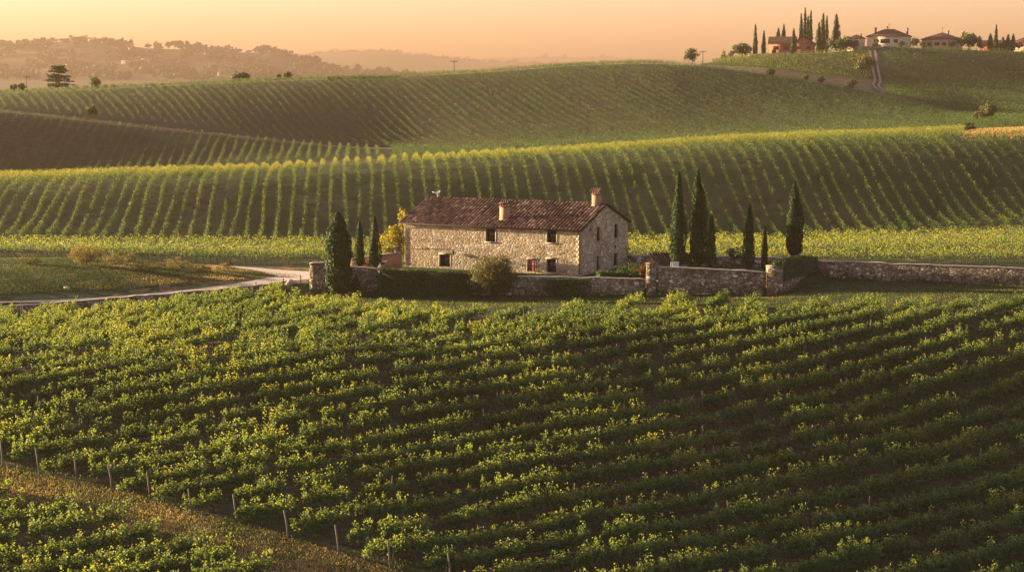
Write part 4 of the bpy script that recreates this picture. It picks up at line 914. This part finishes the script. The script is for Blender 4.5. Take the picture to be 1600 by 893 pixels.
for i,(px,yt,yb,w_,m_,lab) in enumerate([(1336,62,76,14,TREE,'low bush hiding the foot of the brown roofed house'),(1408,63,75,12,TREE,'rounded bush before the right corner of the largest cream villa'),(1442,66,78,11,TREE,'small bush under the left corner of the pinkish villa'),(1487,63,79,15,TREE,'leafy bush against the right corner of the pinkish villa'),(1532,68,81,13,CYP,'dark bush left of the long low shed'),(1591,66,82,14,TREE,'bush before the villa cut by the right edge'),(1210,74,86,9,TREE,'small bush below the porch end of the red house'),(1142,78,92,13,TREE,'scruffy bush between the dark evergreen and the wide bushy tree')]):
    simple_tree('hilltop_bush',lab,'bush',px,yt,yb,w_,[772,773,774,774,775,776,768,768][i],m_,n=420,seed=i)
def cedar():
    Y=616; b=P(92,140,Y); h=(140-104)*Y/F; r=np.random.default_rng(4); e=empty('cedar_tree',b,0,'dark flat tiered cedar standing on the left skyline','cedar tree'); C=[];N=[]
    m=MB(); m.tube([(0,0,-1),(0,0,h*.6),(0,0,h*.97)],[.35,.25,.06],6)
    lv=[(.15,5.2),(.27,6.5),(.39,5.6),(.51,5.3),(.63,4.4),(.75,3.8),(.87,3.1),(.97,2.5)]
    for t,L in lv:
        for k in range(8):
            a=k*2*math.pi/8+r.uniform(-.3,.3)+t*5; ll=L*r.uniform(.55,1.1); n=52; tb=t; t=min(.98,max(.1,tb+r.normal(0,.035))); q=r.random(n)**.7; 
            x=np.cos(a)*q*ll;y=np.sin(a)*q*ll; wv=r.normal(0,.35,n); C.append(np.stack([x-np.sin(a)*wv,y+np.cos(a)*wv,h*t-.05*q*ll*(1 if t<.6 else -.8)+r.normal(0,.13,n)],1)); m.tube([(0,0,h*t),(np.cos(a)*ll,np.sin(a)*ll,h*t-.05*ll)],[.09,.02],4); t=tb
    C=np.concatenate(C); V,Fq=leaves(C,.6*r.uniform(.6,1.2,len(C)),r,(0,0,.9)); obj('crown',mesh('crown',V,[Fq],CYP,tint=np.clip(.4+r.normal(0,.15,len(C)),0,1)),e); m.build('trunk',BARK,e)
cedar()
CH='cypresses on the hilltop'
for i,(px,yt,yb,w_,Y,lab) in enumerate([(1180,38,88,6,776,'slim cypress right of the wide bushy tree'),(1193,48,88,5.5,776,'slim cypress close to the left end of the red house'),(1216,44,72,7,800,'short cypress peeking over the left roof of the red house'),(1224,38,72,5.5,800,'narrow cypress over the roof of the red house'),
 (1239.5,45,86,8,768,'dark cypress standing before the front of the red house'),(1251,21,80,6,797,'leftmost cypress of the tall cluster behind the red house'),(1257,12,80,7,800,'highest cypress of the tall cluster'),(1261.5,25,80,7,803,'lowest cypress in the middle of the tall cluster'),(1266,17,80,7,799,'right edge cypress of the tall cluster'),
 (1279,35,84,9,790,'shorter left cypress of the three right of the red house'),(1285,21,84,10,793,'full bodied middle cypress of the three right of the red house'),(1291,24,84,7,796,'slender right cypress of the three right of the red house'),(1306,22,78,13,797,'isolated broad cone shaped cypress between the trio and the round tree'),(1556,39,76,5,800,'thin tall cypress above the low roofed shed'),(1547,53,79,8,785,'shorter plump cypress before the low roofed shed')]):
    cypress(px,yt,yb,w_,Y,lab+' on the hilltop',CH,500,1.1,60+i,tint=.12)
for i,(px,yt,w_) in enumerate([(1566,58,9),(1574,54,9),(1582,53,8)]): cypress(px,yt,81,w_,786,['left','middle','tallest right hand'][i]+' conifer of the dark clump near the right end of the hilltop',CH,400,1.1,90+i,tint=.12)
# ---------------- hilltop and far houses ----------------
FARP=plain('weathered_plaster',(.30,.245,.175),.9,.2,.8)
SHADY=plain('brown_plaster',(.16,.13,.09),.9,.2,.8)
SHUT=plain('shutter_wood',(.07,.045,.03),.8,.2,3)
def villa(name,label,px,ybase,Y,L,W,H,rot,roof,rise,wallm,wins=(),chims=(),ant=False,oh=.6,zoff=0.):
    b=P(px,ybase,Y); e=empty(name,(b[0],b[1],b[2]+zoff),rot,label,'house'); m=MB()
    V=[(-L/2,0,-3),(L/2,0,-3),(L/2,W,-3),(-L/2,W,-3),(-L/2,0,H),(L/2,0,H),(L/2,W,H),(-L/2,W,H)]
    f=[[0,1,5,4],[1,2,6,5],[2,3,7,6],[3,0,4,7]]; f3=[]
    if roof=='gx': V+=[(-L/2,W/2,H+rise),(L/2,W/2,H+rise)]; f3=[[5,6,9],[7,4,8]]
    if roof=='gy': V+=[(0,0,H+rise),(0,W,H+rise)]; f3=[[4,5,8],[6,7,9]]
    m.add(V,f,f3); m.build('wall',wallm,e); m=MB()
    X0,X1,Y0,Y1=-L/2-oh,L/2+oh,-oh,W+oh; z=H-.05; t=.18
    if roof=='hip':
        k=min(L,W)/2; r0,r1=((-L/2+k,W/2),(L/2-k,W/2)) if L>=W else ((0,k),(0,W-k))
        top=[(X0,Y0,z),(X1,Y0,z),(X1,Y1,z),(X0,Y1,z),(r0[0]-.05,r0[1]-.05,z+rise),(r1[0]+.05,r1[1]+.05,z+rise)]
        if L>=W: q=[[0,1,5,4],[2,3,4,5]]; q3=[[1,2,5],[3,0,4]]
        else: q=[[1,2,5,4],[3,0,4,5]]; q3=[[0,1,4],[2,3,5]]
    elif roof=='gx': top=[(X0,Y0,z-oh*rise/(W/2)),(X1,Y0,z-oh*rise/(W/2)),(X1,Y1,z-oh*rise/(W/2)),(X0,Y1,z-oh*rise/(W/2)),(X0,W/2,z+rise+.1),(X1,W/2,z+rise+.1)]; q=[[0,1,5,4],[2,3,4,5]]; q3=[[1,2,5],[3,0,4]]
    else: s_=oh*rise/(L/2); top=[(X0,Y0,z-s_),(X1,Y0,z-s_),(X1,Y1,z-s_),(X0,Y1,z-s_),(0,Y0,z+rise+.1),(0,Y1,z+rise+.1)]; q=[[1,2,5,4],[3,0,4,5]]; q3=[[0,1,4],[2,3,5]]
    up=[(x,y,zz+t) for x,y,zz in top]; n=6
    if roof=='hip': m.add(top[:4],[[3,2,1,0]]); m.add(up,q,q3)
    else: m.add(top,[f_[::-1] for f_ in q]); m.add(up,q)
    m.add(top[:4]+up[:4],[[0,1,5,4],[1,2,6,5],[2,3,7,6],[3,0,4,7]]); ro=m.build('roof',TILEF,e)
    for (x,y,hh) in chims: c=MB(); zc=H+rise*.35; c.box((x-.45,y-.45,zc),(x+.45,y+.45,zc+hh)); c.box((x-.6,y-.6,zc+hh),(x+.6,y+.6,zc+hh+.3)); c.build('chimney',BRICK,ro)
    if ant: c=MB(); c.tube([(0,W/2,H+rise),(0,W/2,H+rise+2.6)],.05,4); c.tube([(-.7,W/2,H+rise+2.4),(.7,W/2,H+rise+2.4)],.04,4); c.tube([(-.45,W/2,H+rise+2.0),(.45,W/2,H+rise+2.0)],.04,4); c.build('antenna',METAL,ro)
    for (face,x,zz,w_,h_) in wins:
        c=MB()
        def bx(y0,y1,a,b_,c0,c1):
            if face=='f': c.box((x+a,y0,zz+c0),(x+b_,y1,zz+c1))
            elif face=='r': c.box((L/2-y1,x+a,zz+c0),(L/2-y0,x+b_,zz+c1))
            else: c.box((-L/2+y0,x+a,zz+c0),(-L/2+y1,x+b_,zz+c1))
        bx(-.08,.05,-w_/2-.45,-w_/2,0,h_); bx(-.08,.05,w_/2,w_/2+.45,0,h_); wo_=c.build('window',SHUT,e); c=MB(); bx(-.04,.04,-w_/2,w_/2,.02,h_-.02); c.build('pane',GLASS,wo_)
villa('red_house','red walled hilltop house with a low gable facing the valley',1255,86,778,10.2,12,4.2,R(-8),'gy',2.8,REDP,[('f',-2,1.6,.9,1.2),('f',2.2,1.8,.8,1.1),('l',4,1.6,1,1.2)],[(-2,6,1.4)],zoff=1.0)
villa('red_house','lower wing of the red hilltop house with the orange lit porch',1222,85,780,11.5,8,3.9,R(-12),'gx',2.8,REDP,[('f',-2.8,1.0,1.6,1.6),('f',1.8,1.0,1.2,1.5)],[(1,5,1.6)],zoff=1.0)
villa('cream_villa','largest cream villa with a wide hipped roof and dark shutters',1388,76,785,19,15,5.4,R(-14),'hip',3.4,CREAM,[('f',-5.5,2.6,1,1.5),('f',-1.5,2.4,3.2,1.8),('f',3.2,2.6,.9,1.5),('l',4,2.6,1,1.4),('l',9,2.6,1,1.4)],[(-6,6,2.6),(8,8,2.4),(-1,9,3.2)],True)
villa('low_house','low brown roofed house half hidden left of the cream villa',1338,75,800,7.5,7,4.2,R(-10),'hip',1.8,CREAM,[('f',0,2.2,1,1.2)],[(2,3,1.4)])
villa('pink_villa','square pinkish villa with an orange lit left wall and a hipped roof',1464,79,785,14.5,14,5.0,R(-32),'hip',3.0,PINKP,[('f',-3.5,2.2,1,1.5),('f',0,2.2,1.4,1.5),('f',3.2,2.2,1,1.5),('l',3.5,2.2,1,1.4),('l',6.5,2.2,1,1.4),('l',10,2.2,1,1.4)],[(2.5,7,2.6),(9,9,2.2)],True)
villa('low_shed','long low red roofed shed near the right end of the hilltop',1554,80,800,13,7,2.6,R(-5),'gx',2.2,REDP,[('f',2,1.0,1,1)],())
villa('cream_villa','cream villa cut off at the right edge of the picture',1604,80,790,11,10,4.2,R(-25),'hip',2.6,PINKP,[('f',-2,2,1,1.4),('l',4,2,1,1.4)],(),True)
stone_wall('hilltop_wall','pale stone terrace wall under the cream villa and its neighbours',[(1336,72.5,768),(1400,73.5,771),(1470,77.5,771),(1540,80,771),(1640,84,771)],.6)
stone_wall('hilltop_wall','cream garden wall in front of the red house',[(1170,84,768),(1202,83.5,768),(1260,83.5,768),(1328,82,768)],.5,mat=CREAM)
def utility_pole(px,yt,yb,Y,label,arm=True):
    b=P(px,yb,Y); h=(yb-yt)*Y/F; e=empty('utility_pole',b,0,label,'utility pole'); m=MB(); m.tube([(0,0,-1),(0,0,h)],[.17,.12],6); m.build('pole',DARKW,e)
    m=MB(); m.box((-1.3,-.07,h-.75),(1.3,.07,h-.55)); m.build('crossarm',DARKW,e)
    for x in (-1.15,0,1.15): m=MB(); m.lathe([(.05,0),(.13,.1),(.09,.35),(.02,.4)],(x,0,h-.55),6); m.build('insulator',METAL,e)
utility_pole(42,118,143,614,'wooden utility pole left of the cedar on the skyline'); utility_pole(709.5,94,120,637,'wooden utility pole in the middle of the skyline'); utility_pole(1098,79,100,700,'wooden utility pole right of the lone leafy skyline tree')
m=MB(); b=P(208,80,4588); m.tube([(0,0,-3),(0,0,(80-52)*4588/F)],[.5,.2],5); o=m.build('radio_mast',METAL,None,b); tagp(o,'thin radio mast on the hazy left hilltop','mast')
# hazy left hill: trees on the crest
FT=[]
for k in range(5):
    r=np.random.default_rng(400+k); n=300; kk=8; cc=nrm(r.normal(size=(kk,3)))*.55; w_=r.integers(0,kk,n); C=cc[w_]+nrm(r.normal(size=(n,3)))*.45*r.random((n,1))**.4; C=C*np.array([.5,.5,.42])+np.array([0,0,.56]); V,Fq=leaves(C,.22*r.uniform(.7,1.3,n),r,C-np.array([0,0,.5])); FT.append(mesh('far_crown',V,[Fq],CYP,tint=np.clip(.3+r.normal(0,.14,n),0,1)))
mb=MB(); mb.tube([(0,0,-.2),(0,0,.4)],[.045,.03],5); V_,F_,T_=mb.data(); FTT=mesh('far_trunk',V_,F_,BARK,tint=T_)
fl=[(4,62,11,'t'),(16,62,8,'t'),(27,62,7,'t'),(47,63,20,'r'),(68,58,9,'c'),(78,63,10,'r'),(88,60,5,'c'),(97,60,13,'r'),(163,58,14,'r'),(174,59,12,'r'),(183,63,10,'r'),(200,64,9,'r'),(231,68,13,'r'),(250,72,12,'r'),(262,64,10,'r'),(272,63,13,'r'),(281,62,16,'r'),(292,63,10,'r'),(307,64,18,'r'),(336,72,4,'c'),(340,70,3.5,'c'),(362,76,12,'r'),(374,76,12,'r'),(387,78,14,'r'),(399,74,13,'r'),(409,72,14,'r'),(418,70,14,'r'),(428,74,14,'r'),(438,80,14,'r'),(447,84,12,'r'),(453,86,6,'c'),(464,88,12,'r'),(475,91,13,'r'),(486,95,11,'r'),(497,98,12,'r'),(508,99,10,'r'),(518,102,11,'r'),(528,105,12,'r'),(540,108,12,'r'),(552,111,11,'r'),(566,113,14,'r'),(580,113,14,'r'),(600,112,14,'r'),(612,110,9,'r'),(625,112,13,'r'),(642,113,16,'r')]
for i,(px,yt,w_,kd) in enumerate(fl):
    Y=4575; X=(px-800)/F*Y*.99; z=float(ZG(X,Y)); x_,y_=proj(X,Y,z); h=max(5,(float(y_)-yt)*Y/F); 
    e=empty('hazy_tree',(X,Y,z-.5),i*1.3,'hazy silhouette tree along the crest of the distant left hill','tree','trees along the distant left crest'); wd=w_*Y/F
    e.scale=(wd,wd,h); obj('crown',FT[i%5],e); obj('trunk',FTT,e)
# wooded slopes: one mass
def woods():
    r=np.random.default_rng(77); VV=[];FF=[];TT=[];n=0; 
    for _ in range(1500):
        px=r.uniform(-40,660); Y=r.uniform(3450,4560); X=(px-800)/F*Y
        if math.sin(px*.045+Y*.0055)+.6*math.sin(px*.11-Y*.0028)+r.normal(0,.45)<-.15: continue
        z=float(ZG(X,Y)); s=r.uniform(11,23); k=34; C=nrm(r.normal(size=(k,3)))*r.uniform(.5,1,(k,1))*np.array([s*.55,s*.55,s*.4])+np.array([X,Y,z+s*.4]); V,Fq=leaves(C,s*.38*r.uniform(.7,1.3,k),r,(0,-.2,.5)); VV.append(V);FF.append(Fq+n);n+=len(V);TT.append(np.clip(.28+r.normal(0,.15,k),0,1))
    for Y0,Y1,pa,pb,cnt,sz in ((9420,9600,440,1120,420,(12,24)),(14400,14580,600,1300,260,(16,32))):
        for _ in range(cnt):
            px=r.uniform(pa,pb); Y=r.uniform(Y0,Y1); X=(px-800)/F*Y; z=float(ZG(X,Y)); s=r.uniform(*sz)*(2 if r.random()<.03 else 1); k=14; C=nrm(r.normal(size=(k,3)))*r.uniform(.5,1,(k,1))*np.array([s*.6,s*.6,s*.4])+np.array([X,Y,z+s*.2]); V,Fq=leaves(C,s*.5*r.uniform(.7,1.3,k),r,(0,-.2,.5)); VV.append(V);FF.append(Fq+n);n+=len(V);TT.append(np.clip(.28+r.normal(0,.15,k),0,1))
    o=obj('far_woods',mesh('far_woods',np.concatenate(VV),[np.concatenate(FF)],CYP,tint=np.concatenate(TT))); tagp(o,'hazy woods scattered over the distant hills','woods',None,'stuff')
woods()
def farv(px,Y,*a,**k):
    X=(px-800)/F*Y*.99; z=float(ZG(X,Y)); x_,y_=proj(X,Y,z); a=list(a); a[2:5]=[v*1.8 for v in a[2:5]]; a[7]*=1.8; a[9]=[(f_,*(v*1.8 for v in w5)) for f_,*w5 in a[9]]; villa(a[0],a[1],px,float(y_)-.3,Y,*a[2:],**k)
farv(118,4555,'hilltop_house','long flat roofed house on the highest point of the hazy left hill',20,9,4.2,0,'hip',1.0,SHADY,[('f',-5,1.6,2,1.2),('f',4,1.6,2,1.2)])
farv(110,4560,'hilltop_tower','square tower at the left end of the hazy hilltop house',4.5,4.5,7,0,'hip',.8,SHADY,[('f',0,4.5,1.2,1.4)])
farv(205,4100,'village_house','long red roofed house amid the hazy left hillside',26,9,5,.1,'gx',3,FARP,[('f',-6,2,2,1.5),('f',5,2,2,1.5)])
farv(226,4100,'village_house','white walled gabled house beside the long red roofed one on the hazy hillside',11,10,7,-.2,'gy',3,FARP,[('f',-2,3,1.6,1.6)])
farv(372,4300,'village_house','pale house among the trees near the right end of the hazy left hill',12,9,5,.1,'gx',2.5,FARP,[('f',2,2,1.6,1.5)])
farv(348,3700,'village_house','small white house low on the hazy left hillside',9,8,4,.4,'gy',2.5,FARP,[('f',0,1.5,1.5,1.5)])
# ---------------- rocks, brush and grass ----------------
def rock(px,py,w_,label,seed):
    p=G(px,py); bm=bmesh.new(); bmesh.ops.create_icosphere(bm,subdivisions=3,radius=1); r=np.random.default_rng(seed); ph=r.uniform(0,6,6)
    for v in bm.verts:
        c=v.co; k=1+.22*math.sin(c.x*2.3+ph[0])*math.sin(c.y*2.7+ph[1])+.14*math.sin(c.z*4+ph[2]+c.x*3); v.co=Vector((c.x*w_*k,c.y*w_*.7*k,c.z*w_*.55*k))
    me=bpy.data.meshes.new('boulder'); bm.to_mesh(me); bm.free(); me.materials.append(COPE); o=obj('boulder',me,loc=(p[0],p[1],p[2]+w_*.15)); tagp(o,label,'boulder')
rock(104,452,.42,'pale boulder lying on the grass bank above the road wall',1); rock(455,444,.7,'rounded boulder beside the gravel road near the wall end',2)
def bankpt(px,Y): X=(px-800)/F*Y*.985; return (X,Y,float(ZG(X,Y)))
g=bankpt(122,216); tree('dry_shrub','tan twiggy shrub on the crest of the grass bank','shrub',g,2.5,[(0,0,1.5,1.9,1.4,1.5),(-1.2,0,1.1,1.2,1,1.0),(1.3,0,1.0,1.2,1,.9)],.16,4200,OLIVE,71,.34,.05,nclump=30,stems=4,up=(0,0,1),asp=.4)
for i,(px,Y,sz,tn,lab) in enumerate([(215,214,1.0,.2,'low brown brush in the middle of the grass bank'),(262,218,1.1,.3,'straw coloured brush high on the middle of the grass bank'),(160,219,1.0,.3,'dry brush just right of the tan twiggy shrub'),(190,222,.9,.1,'greenish brush behind the dry brush on the bank crest'),(300,217,.9,.28,'low dry brush toward the right of the grass bank'),(30,216,.9,-.05,'dark green brush at the left end of the grass bank'),(340,219,.8,.35,'last small straw clump before the bank tapers out')]):
    g=bankpt(px,Y); tree('dry_shrub',lab,'shrub',g,1.5,[(0,0,.65*sz,1.6*sz,1*sz,.75*sz),(1.0*sz,0,.5*sz,1.0*sz,.8*sz,.55*sz)],.14,1300,OLIVE,72+i,tn,.04,nclump=22,stems=3,up=(0,0,1),asp=.4)
def grass(name,label,sampler,n,hmin,hmax,tint,seed,wid=.28):
    r=np.random.default_rng(seed); X,Y,tn=sampler(r,n); Z=ZG(X,Y); m=len(X); h=r.uniform(hmin,hmax,m); C=np.stack([X,Y,Z+h*.4],1)
    V,Fq=leaves(C,h,r,np.stack([r.normal(0,1,m),r.normal(0,1,m),np.full(m,.15)],1),up=(0,0,2.2),asp=wid,fold=.05); o=obj(name,mesh(name,V,[Fq],GRASS,tint=np.clip(tn+tint+r.normal(0,.14,m),0,1))); tagp(o,label,'grass',None,'stuff')
def in_frame(X,Y): 
    px,py=proj(X,Y,ZG(X,Y)); return px,py,(px>-20)&(px<1620)&(py<905)
def patch(X,Y,f=.25): return .5+.5*np.sin(X*f+1.3*np.sin(Y*f*.7))*np.sin(Y*f*1.1+X*f*.4)
def s_head(r,n):
    X=r.uniform(-45,5,n*4);Y=r.uniform(95,140,n*4); px,py,ok=in_frame(X,Y); ok&=inpoly(px,py,HEADLAND); X,Y=X[ok][:n],Y[ok][:n]; return X,Y,.52+.4*patch(X,Y,.5)  # straw mix with sunlit gold painted into the blade tint
def s_field(r,n):
    X=r.uniform(-60,62,n*3);Y=r.uniform(95,205,n*3); px,py,ok=in_frame(X,Y); ok&=(SLOT(X,Y)<4.9)&(patch(X,Y,.8)>.35); X,Y=X[ok][:n],Y[ok][:n]; return X,Y,.22+.25*patch(X,Y,.3)
def s_lawn(r,n):
    X=r.uniform(-28,64,n*4);Y=r.uniform(190,224,n*4); px,py,ok=in_frame(X,Y); S=SLOT(X,Y); ok&=(Y>VLIM(X,Y,px))&(S<5.05)&(px>425); X,Y=X[ok][:n],Y[ok][:n]; return X,Y,.18+.25*patch(X,Y,.5)
def s_bank(r,n):
    n=n*2
    X=r.uniform(-68,-22,n*4);Y=r.uniform(196,238,n*4); px,py,ok=in_frame(X,Y); a=px; ok&=(px<470)&(Y>np.interp(px,[-50,0,200,430],[183,198,203.6,216]))&(Y<np.interp(px,[0,200,300,430],[236,229.5,227.6,220])); X,Y=X[ok][:n],Y[ok][:n]; px=px[ok][:n]; kk=r.random(len(X))<.25+.75*patch(X+5,Y,.9); X,Y,px=X[kk],Y[kk],px[kk]; return X,Y,.10+.6*patch(X,Y,.35)*np.interp(px,[0,150,350],[.35,.7,1.25])
def s_corner(r,n):
    X=r.uniform(80,125,n*3);Y=r.uniform(350,395,n*3); px,py,ok=in_frame(X,Y); ok&=(px>1514+r.normal(0,9,len(X)))&(Y>YL(12,X,Y)-10+r.normal(0,3.5,len(X)))&(Y<YL(12,X,Y)+14); X,Y=X[ok][:n],Y[ok][:n]; return X,Y,np.full(len(X),.9)
grass('headland_grass','short mixed green and straw grass on the foreground headland',s_head,60000,.07,.20,0,81)
grass('weeds','weeds and grass tufts growing between the foreground vine rows',s_field,110000,.08,.28,.13,82)
grass('lawn_grass','mown dark grass strip below the courtyard walls',s_lawn,26000,.10,.28,0,83)
grass('bank_grass','rough long dry grass covering the bank beside the gravel road',s_bank,40000,.08,.24,.04,84)
grass('straw_grass','tall sunlit straw coloured grass at the right end of the vine crest',s_corner,18000,.5,1.1,0,85,.2)
print('done script')
